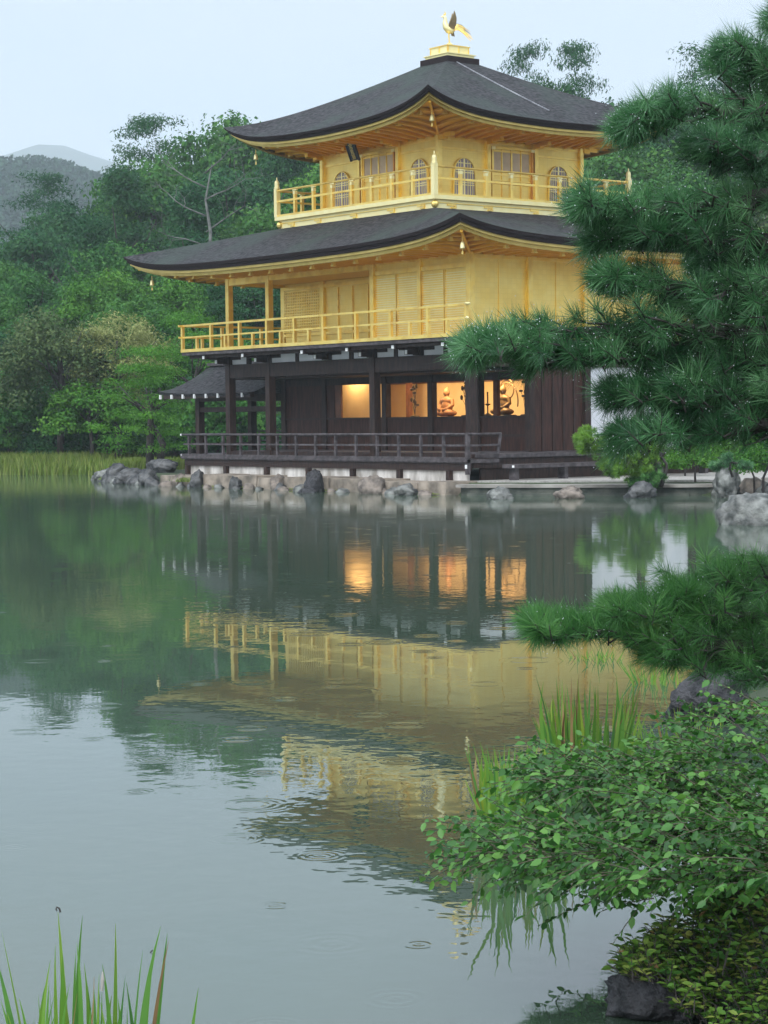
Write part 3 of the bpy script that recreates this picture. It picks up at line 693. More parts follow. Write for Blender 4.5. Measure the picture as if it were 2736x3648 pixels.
b = MB(); b.box(-BW-.1,.1,-.09,.09,3.30,3.71); b.box(-.09,.09,.09,BD,3.36,3.71); b.box(-BW-.09,-BW+.09,.09,BD,3.30,3.71); b.box(-BW,0,BD-.09,BD+.09,3.3,3.71); b.build('head_beam', DWOOD, PV)
# white plaster frieze under the balcony with bracket arms
fz = [(-11.39,-10.55),(-9.22,-7.98),(-7.82,-6.45),(-6.22,-5.36),(-5.14,-4.34),(-4.06,-3.26),(-3.1,-2.24),(-1.96,-1.1),(-.94,-.13)]
for x0, x1 in fz:
    b = MB(); b.box(x0,x1,-.02,.04,3.72,3.99); b.build('frieze_panel', PLAST, PV)
for y0, y1 in ((.13,1.0),(1.15,1.98),(2.23,3.1),(3.25,4.08),(4.33,5.2),(5.35,6.2),(6.43,7.3),(7.45,8.3)):
    b = MB(); b.box(-.04,.02,y0,y1,3.72,3.99); b.build('frieze_panel', PLAST, PV)
b = MB(); b.box(-BW-.08,.08,-.07,.07,3.99,4.02); b.box(-.07,.07,.07,BD,3.99,4.02)
for x in (-10.47,-7.9,-5.25,-3.18,-1.02): b.box(x-.08,x+.08,-.05,.04,3.71,3.99)
b.build('frieze_rail', DWOOD, PV)
b = MB(); b.box(-BW-.9,.9,-.9,-.78,3.92,4.02); b.build('purlin', DWOOD, PV)
for x in (-BW,-9.38,-6.35,-4.2,-2.12,0):
    b = MB(); b.box(x-.16,x+.16,-.16,.1,3.72,3.99); b.box(x-.09,x+.09,-.52,-.16,3.74,3.88); b.box(x-.085,x+.085,-.98,-.2,3.88,3.92+.07); b.box(x-.2,x+.2,-.62,-.40,3.86,3.99); b.box(x+.16,x+.62,-.05,.03,3.86,3.99)
    br = b.build('bracket', DWOOD, PV)
    b = MB(); b.box(x-.05,x+.05,-.535,-.52,3.75,3.86); b.box(x-.05,x+.05,-1.0,-.98,3.89,3.985); b.build('painted_tip', WHITEP, br)
for y in (2.1,4.2,6.3):
    b = MB(); b.box(-.1,.16,y-.16,y+.16,3.72,3.99); b.box(.16,.55,y-.09,y+.09,3.76,3.92); br = b.build('bracket', DWOOD, PV)
    b = MB(); b.box(.55,.58,y-.07,y+.07,3.77,3.9); b.build('painted_tip', WHITEP, br)
# inner front wall: low panels, openings, transom
b = MB(); b.box(-BW+.1,-.1,2.06,2.16,Z1,2.0)
iw = b.build('parapet_wall', DOORW, PV)
b = MB(); b.box(-BW+.1,-.1,2.02,2.08,1.98,2.03); b.box(-BW+.1,-.1,2.03,2.07,1.45,1.52); b.build('parapet_rail', DWOOD, iw)
b = MB(); b.box(-BW+.1,-.1,2.05,2.17,3.03,3.74); b.build('transom', DWOOD, PV)
b = MB(); b.box(-11.4,-9.25,2.05,2.15,2.0,3.03); b.box(-9.25,-8.85,2.05,2.15,2.0,3.03); b.build('shutter_panel', DOORW, PV)
b = MB(); b.box(-8.85,-8.56,2.07,2.14,2.0,3.03); b.build('sliding_screen', RWOOD, PV)
b = MB(); b.box(-BW+.1,-.1,.1,2.0,3.24,3.28); b.build('veranda_ceiling', DWOOD, PV)
# room behind the openings
b = MB(); b.box(-BW+.1,-.12,5.30,5.38,Z1,3.7); b.box(-BW+.1,-BW+.15,2.17,5.30,Z1,3.7); b.build('room_wall', TAN, PV)
b = MB(); b.box(-BW+.15,-8.28,3.5,3.56,Z1,3.5); b.build('room_screen', TAN, PV)
b = MB(); b.box(-.16,-.10,2.2,5.3,Z1,3.7); b.build('room_wall', DOORW, PV)
b = MB(); b.box(-BW+.15,-.16,2.17,5.3,3.5,3.55); b.build('room_ceiling', TAN, PV)
b = MB(); b.box(-BW+.15,-.16,2.17,5.3,Z1,Z1+.02); b.build('room_floor', TATAMI, PV)
b = MB(); b.box(-8.15,-8.0,4.3,4.45,Z1+.02,3.5); b.box(-BW+.2,-.16,5.24,5.3,3.08,3.14); b.build('room_post', RWOOD, PV)
b = MB(); b.box(-6.2,-1.9,3.1,4.3,Z1+.02,1.86); b.box(-1.86,-1.70,2.4,2.52,Z1+.02,3.5); b.build('altar', RWOOD, PV)
for x, pw in ((-9.6,24),(-7.2,66),(-4.9,70),(-2.6,62)):
    ld = bpy.data.lights.new('ceiling_lamp_light', 'AREA'); ld.energy = pw; ld.color = (1,.74,.40); ld.size = .7
    lo = bpy.data.objects.new('room_lamp', ld); col.objects.link(lo); lo.location = (x, 3.3, 3.44); lo.rotation_euler = (R_(28),0,0)
    tag(lo, 'warm ceiling lamp lighting the room inside the ground floor', 'lamp', 'lamps inside the ground floor room')
# east side: plank doors, then white bays
b = MB(); b.box(-.08,.0,2.21,4.09,1.05,3.36); dw = b.build('plank_wall', DOORW, PV)
for y in (2.55,2.95,3.35,3.75):
    b = MB(); b.box(.0,.03,y-.025,y+.025,1.05,3.36); b.build('batten', DWOOD, dw)
for y0, y1 in ((2.62,2.90),(3.02,3.30),(3.42,3.70)):
    pass
for y0, y1 in ((4.33,6.19),(6.42,8.3)):
    b = MB(); b.box(-.06,.0,y0,y1,1.05,3.36); b.build('plaster_wall', PLAST, PV)
b = MB(); b.box(-BW+.1,-.1,BD-.06,BD,1.05,3.3); b.build('north_wall', DOORW, PV)
b = MB(); b.box(-BW,-BW+.06,4.3,BD-.1,1.05,3.3); b.build('west_wall', DOORW, PV)
# railing of the veranda
rl = MB(); rl.tube([(-BW-ov-.14,-1.05,1.56),(1.14,-1.05,1.56)], .032, 8); vr = rl.build('veranda_railing', GWOOD, PV, True)
b = MB(); b.box(-BW-ov,1.05,-1.075,-1.025,1.24,1.29); b.build('middle_rail', GWOOD, vr)
b = MB(); b.box(-BW-ov-.1,1.12,-1.09,-1.01,.90,.955); b.build('bottom_rail', GWOOD, vr)
b = MB(); b.box(-BW-ov-.165,-BW-ov-.10,-1.085,-1.015,1.53,1.59); b.box(-BW-ov-.13,-BW-ov-.1,-1.09,-1.01,.90,.955); b.build('painted_tip', WHITEP, vr)
for i in range(15):
    x = -12.3+i*.952
    b = MB(); b.box(x-.035,x+.035,-1.085,-1.015,.955,1.53); b.build('baluster', GWOOD if i else GWOOD, vr)
b = MB(); b.box(1.0,1.10,-1.10,-1.0,.5,1.60); b.build('corner_post', GWOOD, vr)
b = MB(); b.box(1.01,1.085,-1.115,-1.10,.66,.76); b.box(1.01,1.085,-1.115,-1.10,.84,.88); b.build('painted_tip', WHITEP, vr)
b = MB(); b.tube([(1.05,-1.05,1.56),(1.05,.12,1.56)], .032, 8); b.box(1.025,1.075,-1.0,.02,1.24,1.29); b.box(1.01,1.09,-1.0,.0,1.03,1.09); b.bar((1.05,.0,1.03),(1.05,.1,1.56),.06); b.build('side_rail', GWOOD, vr)
rl = MB(); rl.tube([(-BW-ov+.03,-1.05,1.56),(-BW-ov+.03,1.5,1.56)], .032, 8); rl.box(-BW-ov,-BW-ov+.05,-1.0,1.5,1.24,1.29); rl.build('side_rail', GWOOD, vr)
# deck posts standing on rocks
for x in (-12.4,-10.25,-8.1,-6.0,-3.9,-1.8,.3):
    b = MB(); b.box(x-.08,x+.08,-1.11,-.992,.30,.598); b.build('deck_post', DWOOD, dk)
b = MB(); b.box(-BW-.9,.95,-.99,-.90,.15,.598); b.build('base_plaster', PLASTO, PV)
b = MB(); b.box(.86,.94,-.5,BD,.15,.66); b.build('base_plaster', DWOOD, PV)

# ---- fishing porch on the west
PR = MB(); yc = 2.6; xw, xe = -16.95, -BW-.1
nv = 8; nuu = 14
for sy in (-1, 1):
    vs = []
    for j in range(nv+1):
        t = j/nv; w = 1.85*t; z = 3.84-.98*(1-(1-t)**1.55)+.0
        for i in range(nuu+1):
            a = i/nuu; x0 = xw+.6*(1-t)**1.0*.7
            x = x0+(xe-x0)*a; vs.append((x, yc+sy*w, z+.12*math.exp(-a*5)*t))
    w_ = nuu+1
    PR.add(vs, [((j*w_+i),(j*w_+i+1),((j+1)*w_+i+1),((j+1)*w_+i)) if sy < 0 else ((j*w_+i+1),(j*w_+i),((j+1)*w_+i),((j+1)*w_+i+1)) for j in range(nv) for i in range(nuu)])
    k = nv*w_
    lo = [(x,y-sy*.05,z-.10) for x,y,z in vs[k:]]
    PR.add(vs[k:]+lo, [(i,i+1,w_+i+1,w_+i) for i in range(nuu)])
pr = PR.build('porch_roof', SHING, PV, True)
b = MB(); b.bar((xw+.35,yc,3.88),(xe,yc,3.86),.24,.10); b.build('ridge', GWOOD, pr)
b = MB()
for sy in (-1,1):
    b.bar((xw+.25,yc+sy*1.72,2.80),(xe,yc+sy*1.72,2.80),.16,.16)
b.bar((-15.65,yc-1.05,2.35),(xe,yc-1.05,2.35),.14,.16); b.bar((-15.65,yc+1.05,2.35),(xe,yc+1.05,2.35),.14,.16); b.bar((-15.65,yc-1.05,2.35),(-15.65,yc+1.05,2.35),.14,.16)
b.bar((-15.65,yc-1.05,2.72),(xe,yc-1.05,2.72),.16,.2); b.bar((-15.65,yc+1.05,2.72),(xe,yc+1.05,2.72),.16,.2)
b.build('porch_beam', DWOOD, PV)
for i in range(8):
    x = xw+.12+i*.69
    b = MB(); b.box(x-.04,x+.04,yc-1.86,yc-1.80,2.72,2.86); b.build('rafter_tip', WHITEP, pr)
for y in (yc-1.05,yc+1.05):
    b = MB(); b.bar((-15.65,y,.3),(-15.65,y,2.75),.22); b.build('porch_post', DWOOD, PV)
b = MB(); b.box(-16.2,-BW-1.1,yc-1.5,yc+1.5,.78,.90); b.build('porch_deck', GWOOD, PV)
b = MB(); b.bar((-15.65,yc+1.3,1.62),(-BW,yc+1.3,1.62),.05); b.bar((-15.65,yc+1.3,1.3),(-BW,yc+1.3,1.3),.04); b.bar((-15.65,yc+1.3,1.05),(-BW,yc+1.3,1.05),.04)
for i in range(6): b.bar((-15.6+i*.8,yc+1.3,.9),(-15.6+i*.8,yc+1.3,1.62),.05)
b.build('porch_railing', GWOOD, PV)

# ---------------------------------------------------------------- things on the pavilion
# phoenix
px, py, pz = CX, CY, 13.2
ang = math.atan2(-RT[1], -RT[0])+.12
fd = np.array([math.cos(ang), math.sin(ang), 0]); sdv = np.array([-math.sin(ang), math.cos(ang), 0]); zz = np.array([0,0,1.])
o0 = np.array([px, py, pz])
def pp(f, s, z): return tuple(o0+fd*f+sdv*s+zz*z)
PH = thing('phoenix_statue', (px,py,pz), 'gilded phoenix with raised wings and fanned tail standing on the very top of the roof', 'statue')
b = MB(); b.tube([pp(-.16,0,.40),pp(-.08,0,.37),pp(.02,0,.40),pp(.10,0,.50),pp(.13,0,.62),pp(.12,0,.74),pp(.145,0,.80),pp(.19,0,.81)], [.03,.085,.11,.105,.075,.05,.052,.03], 10); body = b.build('body', GOLDB, PH, True)
b = MB(); b.tube([pp(.18,0,.81),pp(.26,0,.78)], [.022,.004], 6); b.build('beak', GOLD, body)
b = MB(); b.tube([pp(.13,0,.84),pp(.11,0,.90),pp(.15,0,.95)], [.025,.02,.006], 6); b.ball(pp(.15,0,.86), .03); b.build('crest', GOLD, body)
for s_ in (-1, 1):
    b = MB(); r = []
    pts = [(.05,.08,.48),(-.02,.16,.66),(-.09,.20,.84),(-.12,.21,.95)]; pb = [(-.14,.09,.40),(-.19,.14,.55),(-.20,.18,.72),(-.15,.20,.90)]
    vs = [pp(f,s_*s,z) for f,s,z in pts]+[pp(f,s_*s,z) for f,s,z in pb]+[pp(f,s_*(s-.02),z) for f,s,z in pts]+[pp(f,s_*(s-.02),z) for f,s,z in pb]
    fs = []
    for i in range(3): fs += [(i,i+1,4+i+1,4+i),(8+i+1,8+i,12+i,12+i+1),(i+1,i,8+i,8+i+1),(4+i,5+i,13+i,12+i)]
    fs += [(0,4,12,8),(3,11,15,7)]
    b.add(vs, fs); b.build('wing', PHXD, PH)
    b = MB(); b.tube([pp(-.0,s_*.05,.36),pp(.02,s_*.05,.22),pp(.0,s_*.05,.02)], [.03,.014,.012], 6); b.bar(pp(.06,s_*.05,.01),pp(-.04,s_*.05,.01),.02); b.build('leg', GOLD, PH)
random.seed(4)
for k in range(9):
    s0 = (k-4)*.018; lf = .34+.05*random.random()+(.12 if k%2 else .04); dz = .10-.05*k
    b = MB(); b.tube([pp(-.14,s0,.42-.004*k),pp(-.26,s0*1.6,.55+dz*.5),pp(-.40,s0*2.4,.50+dz*.7),pp(-.20-lf,s0*3,.34+dz)], [.012,.024,.022,.006], 5); b.build('tail_feather', GOLD if k%3 else PHXD, PH)
for k in range(4):
    b = MB(); b.tube([pp(-.12+.03*k,(k-1.5)*.03,.37),pp(-.16+.03*k,(k-1.5)*.03,.22)], [.02,.012], 5); b.build('belly_feather', PHXD, PH)
# wind bells
def bell(x, y, z, label):
    t = thing('wind_bell', (x,y,z), label, 'bell', 'wind bells under the eaves corners')
    b = MB(); b.tube([(x,y,z+.30),(x,y,z+.16)], .008, 5); b.build('hook', GOLD, t)
    b = MB(); b.lathe((x,y,z), [(.075,0),(.065,.03),(.055,.10),(.045,.15),(.012,.18)], 10); b.build('bell_body', GOLDB, t, True)
    b = MB(); b.tube([(x,y,z),(x,y,z-.08)], .006, 5); b.box(x-.03,x+.03,y-.004,y+.004,z-.15,z-.07); b.build('clapper', GOLD, t)
bell(CX-7.45,CY-5.95,6.22,'gilded wind bell under the left corner of the middle roof')
bell(CX+7.55,CY-6.0,6.30,'gilded wind bell under the near corner of the middle roof')
bell(CX-4.2,CY-4.2,9.90,'gilded wind bell under the left corner of the top roof')
bell(CX+4.15,CY-4.15,10.08,'gilded wind bell under the near corner of the top roof')
# chain on the east slope of the top roof
ch = MB(); n = 60
for i in range(n):
    t = i/(n-1); d = 4.25-t*3.35; y = CY-.25+t*.55-.0
    x = CX+4.9-d; z = 10.27+.5*d+.006*d*d+.03
    a = .034 if i%2 else .014
    ch.bar((x-.028,y-.006,z+.014),(x+.028,y+.006,z-.014),a,.03)
o = ch.build('roof_chain', CHAIN, loc=(CX+4.9-4.25,CY,12.4)); tag(o, 'pale metal chain lying down the right slope of the top roof', 'chain')

# seated statues, vases and a candlestick in the lit room
def seated(name, x, y, z, sc, m_, label, halo):
    t = thing(name, (x,y,z), label, 'statue')
    b = MB()
    e = lambda cx,cy,cz,rx,ry,rz: b.ball((x+cx*sc,y+cy*sc,z+cz*sc),(rx*sc,ry*sc,rz*sc),12,9)
    e(0,0,.10,.42,.30,.13); e(-.26,-.14,.12,.20,.17,.11); e(.26,-.14,.12,.20,.17,.11); e(0,0,.34,.24,.18,.28); e(0,-.01,.55,.27,.15,.14); e(0,0,.70,.07,.07,.10)
    e(0,-.02,.83,.115,.125,.15); e(0,.01,.97,.05,.05,.05)
    b.tube([(x-.25*sc,y,z+.58*sc),(x-.33*sc,y-.03*sc,z+.38*sc),(x-.22*sc,y-.2*sc,z+.25*sc),(x-.04*sc,y-.26*sc,z+.22*sc)],[.085*sc,.075*sc,.06*sc,.045*sc],10)
    b.tube([(x+.25*sc,y,z+.58*sc),(x+.33*sc,y-.03*sc,z+.38*sc),(x+.22*sc,y-.2*sc,z+.25*sc),(x+.04*sc,y-.26*sc,z+.22*sc)],[.085*sc,.075*sc,.06*sc,.045*sc],10)
    e(-.115,0,.82,.02,.03,.05); e(.115,0,.82,.02,.03,.05); e(0,-.145,.82,.02,.025,.03)
    o = b.build('body', m_, t, True); r = o.modifiers.new('remesh','REMESH'); r.mode = 'VOXEL'; r.voxel_size = .022*sc; r.use_smooth_shade = True
    b = MB(); b.lathe((x,y,z-.22*sc), [(.40*sc,0),(.46*sc,.04*sc),(.38*sc,.1*sc),(.46*sc,.19*sc),(.42*sc,.22*sc)], 14); b.build('pedestal', POT if halo else RWOOD, t, True)
    if halo:
        b = MB(); ring = [(x+.34*sc*math.cos(a), y+.16*sc, z+.86*sc+.34*sc*math.sin(a)) for a in np.linspace(0,2*math.pi,25)]
        b.tube(ring, .022*sc, 6, False); ring = [(x+.52*sc*math.cos(a), y+.18*sc, z+.45*sc+.62*sc*math.sin(a)) for a in np.linspace(-.3,math.pi+.3,25)]; b.tube(ring, .025*sc, 6)
        b.build('halo', STATG, t)
seated('seated_statue', -2.66, 3.5, 2.06, .86, STATG, 'gilt seated statue with a ring halo in the right lit opening', True)
seated('seated_statue', -5.32, 3.6, 2.04, .86, ROBE, 'seated statue in a rust coloured robe in the middle lit opening', False)
for x, y, label in ((-6.1,3.0,'pot of tall lotus sprays before the reddish post in the lit room'),(-3.28,2.6,'pot of lotus sprays beside the rust robed statue'),(-.62,2.5,'pot of dark lotus sprays at the right edge of the lit room')):
    t = thing('lotus_vase', (x,y,1.9), label, 'vase', 'vases of lotus sprays in the lit room')
    b = MB(); b.lathe((x,y,1.75), [(.10,0),(.08,.08),(.12,.22),(.15,.3),(.11,.32)], 12); b.build('vase', POT, t, True)
    random.seed(int(x*100)); lf = MB(); st = MB()
    for k in range(11):
        a = random.uniform(0,6.28); h = random.uniform(.3,.95); r = random.uniform(.03,.24)
        p = (x+r*math.cos(a), y+r*.6*math.sin(a), 2.05+h)
        st.tube([(x,y,2.05),(x+r*.4*math.cos(a),y,2.05+h*.6),p], .008, 4); lf.ball(p, (.075,.05,.035) if k%2 else (.05,.04,.075), 7, 5)
    st.build('stem', POT, t); lf.build('lotus', POT, t, True)
    if x < -5:
        b = MB(); b.box(x-.3,x+.3,y-.2,y+.2,1.07,1.75); b.build('stand', RWOOD, t)
    else:
        b = MB(); b.box(x-.18,x+.18,y-.18,y+.18,1.07,1.75); b.build('stand', RWOOD, t)
t = thing('candlestick', (-2.44,2.7,1.75), 'tall dark candlestick with a candle in the narrow lit opening', 'candlestick')
b = MB(); b.lathe((-2.44,2.7,1.07), [(.16,0),(.14,.5),(.12,.68),(.12,.95),(.10,1.0),(.02,1.05),(.02,1.25),(.10,1.30),(.02,1.32)], 12); b.build('stand', POT, t, True)
b = MB(); b.tube([(-2.44,2.7,2.39),(-2.44,2.7,2.72)], .022, 8); b.build('candle', RWOOD, t)
WALLS_DONE = True

# ---------------------------------------------------------------- shore: walls, rocks, yard
def rock(loc, size, seed, mt, label, sub=4, cat='rock', name='rock', rz=0., flat=0., rough=.34, group=None, parent=None):
    random.seed(seed); bm = bmesh.new(); bmesh.ops.create_icosphere(bm, subdivisions=sub, radius=1)
    off = Vector((seed*3.1, seed*1.7, seed*.9)); planes = []
    for _ in range(9):
        n = Vector((random.gauss(0,1), random.gauss(0,1), random.gauss(0,.8))).normalized(); planes.append((n, random.uniform(.62,.92)))
    for v in bm.verts:
        p = v.co.copy(); d = p.normalized(); r = 1.
        for n, k in planes:
            c = d.dot(n)
            if c > 1e-3: r = min(r, k/c)
        r *= 1+rough*.5*noise.noise(p*1.3+off)+rough*.42*noise.noise(p*3.2+off)+rough*.3*noise.noise(p*7+off)+rough*.18*noise.noise(p*15+off)
        v.co = d*r
    c, s = math.cos(rz), math.sin(rz)
    for v in bm.verts:
        x, y, z = v.co.x*size[0], v.co.y*size[1], v.co.z*size[2]
        v.co = Vector((x*c-y*s, x*s+y*c, z))
    me = bpy.data.meshes.new(name); bm.to_mesh(me); bm.free(); me.materials.append(mt)
    me.polygons.foreach_set('use_smooth', [True]*len(me.polygons)); me.update()
    o = link(name, me); o.location = loc
    return tag(o, label, cat, group)
# stone retaining wall under the veranda
sw = thing('stone_wall', (-5.5,-2.,0), 'low tan stone retaining wall along the water below the dark veranda', 'wall')
random.seed(2); x = -12.5
while x < 1.35:
    w = random.uniform(1.1, 2.3); x1 = min(x+w, 1.45)
    me_ = bmesh.new(); b = MB(); y0 = -2.06+random.uniform(-.07,.05); z1 = .36+random.uniform(-.05,.05)
    n = 10; m2 = 5; vs = []
    for j in range(m2+1):
        for i in range(n+1):
            xx = x+.012+(x1-x-.024)*i/n; z = -.6+(z1+.6)*j/m2
            vs.append((xx, y0-.05*(1-j/m2)+.05*noise.noise(Vector((xx*2.1,z*3,5)))+(.02 if i in (0,n) else 0), z+(.03*noise.noise(Vector((xx*3,1,7))) if j == m2 else 0)))
    for i in range(n+1):
        xx = x+.012+(x1-x-.024)*i/n; vs.append((xx,-.88,z1))
    q = n+1
    b.add(vs, [(j*q+i,j*q+i+1,(j+1)*q+i+1,(j+1)*q+i) for j in range(m2+1) for i in range(n)]+[tuple([0]+[j*q for j in range(1,m2+2)])[::-1], tuple([n]+[j*q+n for j in range(1,m2+2)])])
    b.build('wall_stone', STONEW, sw); me_.free(); x = x1
# moss fringe at the waterline
rng = np.random.default_rng(11)
def tuft_fringe(name, pts, label, n, size, mt):
    V = []; F = []; T = []; k = 0
    for p in pts:
        for _ in range(n):
            c = np.array(p)+np.array([rng.normal()*size*2, rng.normal()*size*.5, 0]); h = rng.uniform(.5,1.3)*size; a = rng.normal(size=3)*size*.4; w = rng.uniform(.02,.05)*size*5
            V += [c-[w,0,0], c+[w,0,0], c+np.array([a[0],a[1],h])]; F.append((k,k+1,k+2)); k += 3; T += [rng.random()]*3
    o = link(name, np_mesh(name, V, F, mt, T)); tag(o, label, 'grass', kind='stuff'); return o
tuft_fringe('shore_weed', [(x, -2.13, .02) for x in np.arange(-11.5, 1.4, .25) if math.sin(x*3.1) > -.3], 'green weed growing at the waterline of the stone wall', 30, .05, L_REED)
rk = [((-10.15,-2.15,.12),(.38,.34,.46),3,STONE,'dark grey boulder against the left end of the stone wall under a deck post'),
      ((-11.35,-2.05,.1),(.5,.3,.38),21,STONER,'tan rounded boulder at the far left end of the stone wall'),
      ((-8.05,-2.2,.06),(.34,.3,.42),5,STONE,'small grey boulder half way along the left part of the stone wall'),
      ((-5.95,-2.15,.08),(.46,.3,.42),7,STONER,'brownish boulder leaning on the middle of the stone wall'),
      ((-3.85,-2.4,.14),(.44,.4,.60),8,STONEB,'tall dark boulder standing in the water before the wall'),
      ((-3.3,-3.1,-.02),(.42,.35,.2),9,STONEB,'flat dark rock at the foot of the tall dark boulder'),
      ((-1.35,-2.3,.08),(.6,.4,.46),10,STONER,'reddish pointed boulder leaning on the right part of the stone wall'),
      ((.15,-2.35,.02),(.9,.4,.32),12,STONEL,'low mossy rocks beside the right end of the stone wall'),
      ((4.2,-2.75,.03),(.55,.42,.30),13,STONEL,'pale lichened rock alone in the water before the apron'),
      ((5.35,-1.5,.05),(.55,.4,.30),14,STONER,'brown rock in the water near the middle of the apron'),
      ((6.45,-.2,.08),(.55,.42,.36),15,STONE,'grey rock in the water at the right end of the apron'),
      ((8.1,1.15,.33),(.50,.44,.62),16,STONEL,'upright pale grey boulder on the shore right of the apron'),
      ((9.25,2.1,.22),(.85,.5,.5),17,STONEL,'broad grey boulder on the shore beside the upright pale boulder'),
      ((9.1,2.7,.45),(.35,.3,.4),18,STONER,'small brown boulder behind the shore rocks'),
      ((10.6,2.7,.3),(.6,.5,.5),19,STONER,'square tan block among the shore rocks'),
      ((16.75,-7.7,.1),(.92,.8,.52),23,STONEL,'large lichened boulder rising from the water at the right edge'),
      ((18.3,-6.9,.2),(.7,.6,.6),24,STONEL,'lichened boulder touching the right edge behind the large one'),
      ((22.5,-12.0,.05),(.5,.45,.4),25,STONEL,'pale boulder at the right edge above the lower pine branch'),
      ((-18.6,-.35,.1),(.75,.55,.45),31,STONEL,'grey rock at the left tip of the small headland'),
      ((-19.9,.15,.0),(.5,.35,.2),32,STONEL,'low pale rock at the very tip of the headland'),
      ((-17.1,-.75,.2),(.65,.5,.48),33,STONE,'dark rock next to the yellow weeds on the headland'),
      ((-15.3,-1.25,.1),(1.1,.6,.42),34,STONE,'long dark rock along the headland shore'),
      ((-13.6,-1.75,.12),(.75,.5,.45),35,STONE,'dark rock where the headland meets the veranda'),
      ((-16.0,.3,.45),(1.0,.6,.35),36,STONE,'flat rock on top of the headland below the porch')]
for loc, sz, sd_, mt, lb in rk: rock(loc, (sz[0]*.74, sz[1]*.74, sz[2]*.86), sd_, mt, lb, rz=sd_*.7)
tuft_fringe('headland_weed', [(-17.9+.1*i,-.75+.02*i,.05) for i in range(3)]+[(-10.75,-2.2,.15)]*3, 'yellow green weeds between the headland rocks', 60, .13, L_REED)
random.seed(61)
for i in range(16):
    x = -19.6+i*.44+random.uniform(-.15,.15); q = random.uniform(.16,.30)
    rock((x, np.interp(x, [-20,-18.6,-16.3,-13.6,-12.6],[.3,-.45,-1.2,-1.85,-2.1])-.05, 0.02), (q*1.3,q,q), 170+i, (STONE,STONEL,STONE)[i%3], 'small dark stone along the shore of the headland', sub=3, group='small stones along the headland shore', rz=i)
for i in range(20):
    x = -12.2+i*.69+random.uniform(-.2,.2); q = random.uniform(.12,.24)
    rock((x, -2.2-random.uniform(0,.15), -.02), (q*1.3,q,q), 70+i, (STONE,STONER,STONEL)[i%3], 'small low stone at the foot of the retaining wall', sub=3, group='small stones at the foot of the retaining wall', rz=i)
for i in range(15):
    f = i/14; x = 7.3+f*5.2; y = 1.75+f*1.5+random.uniform(-.25,.35); q = random.uniform(.18,.36)
    rock((x, y, .12), (q*1.25,q,q), 270+i, (STONEL,STONE,STONER)[i%3], 'small stone in the row along the shore right of the apron', sub=3, group='small stones along the right shore', rz=i*1.3)
# apron and yard
ap = thing('stone_apron', (3.5,-1,.0), 'pale stone slab apron edging the yard right of the veranda', 'apron')
b = MB(); b.prism([(1.5,-1.85),(1.95,-1.88),(6.5,1.35),(7.2,2.2),(6.6,2.7),(1.5,-.9)], .20, .275); b.build('slab', EDGE, ap)
b = MB(); b.prism([(1.55,-1.72),(1.98,-1.76),(6.45,1.43),(7.1,2.2),(6.5,2.6),(1.55,-.9)], -.7, .195); b.build('facing', EDGED, ap)
b = MB(); b.prism([(2.0,-1.9),(6.6,1.38),(6.5,1.5),(1.95,-1.75)], -.5, .06); b.build('ledge', EDGED, ap)
b = MB(); b.prism([(1.2,-1.0),(1.6,-.95),(6.5,2.6),(8.0,2.9),(10.6,4.2),(14,5),(22,12),(24,40),(-2,40),(-2,9.2),(1.2,9.2)], .2, .345); y_ = b.build('gravel_yard', GRAVEL); tag(y_, kind='structure')
b = MB(); b.prism([(7.6,2.9),(11.2,4.6),(16,5.8),(15.8,6.4),(11,5.2),(7.4,3.5)], .2, .42); tag(b.build('garden_path', EDGE), kind='structure')
bn = thing('wooden_bench', (2.0,3.5,.35), 'long weathered wooden step bench in the yard along the right of the veranda', 'bench')
b = MB(); b.box(1.62,2.08,-.35,7.3,.66,.76); b.build('plank', GWOOD, bn)
for y in (-.15,1.6,3.4,5.2,7.0):
    b = MB(); b.box(1.72,1.98,y-.06,y+.06,.345,.66); b.build('leg', GWOOD, bn)
b = MB(); b.box(2.02,2.09,-.37,-.352,.68,.74); b.build('painted_tip', WHITEP, bn)

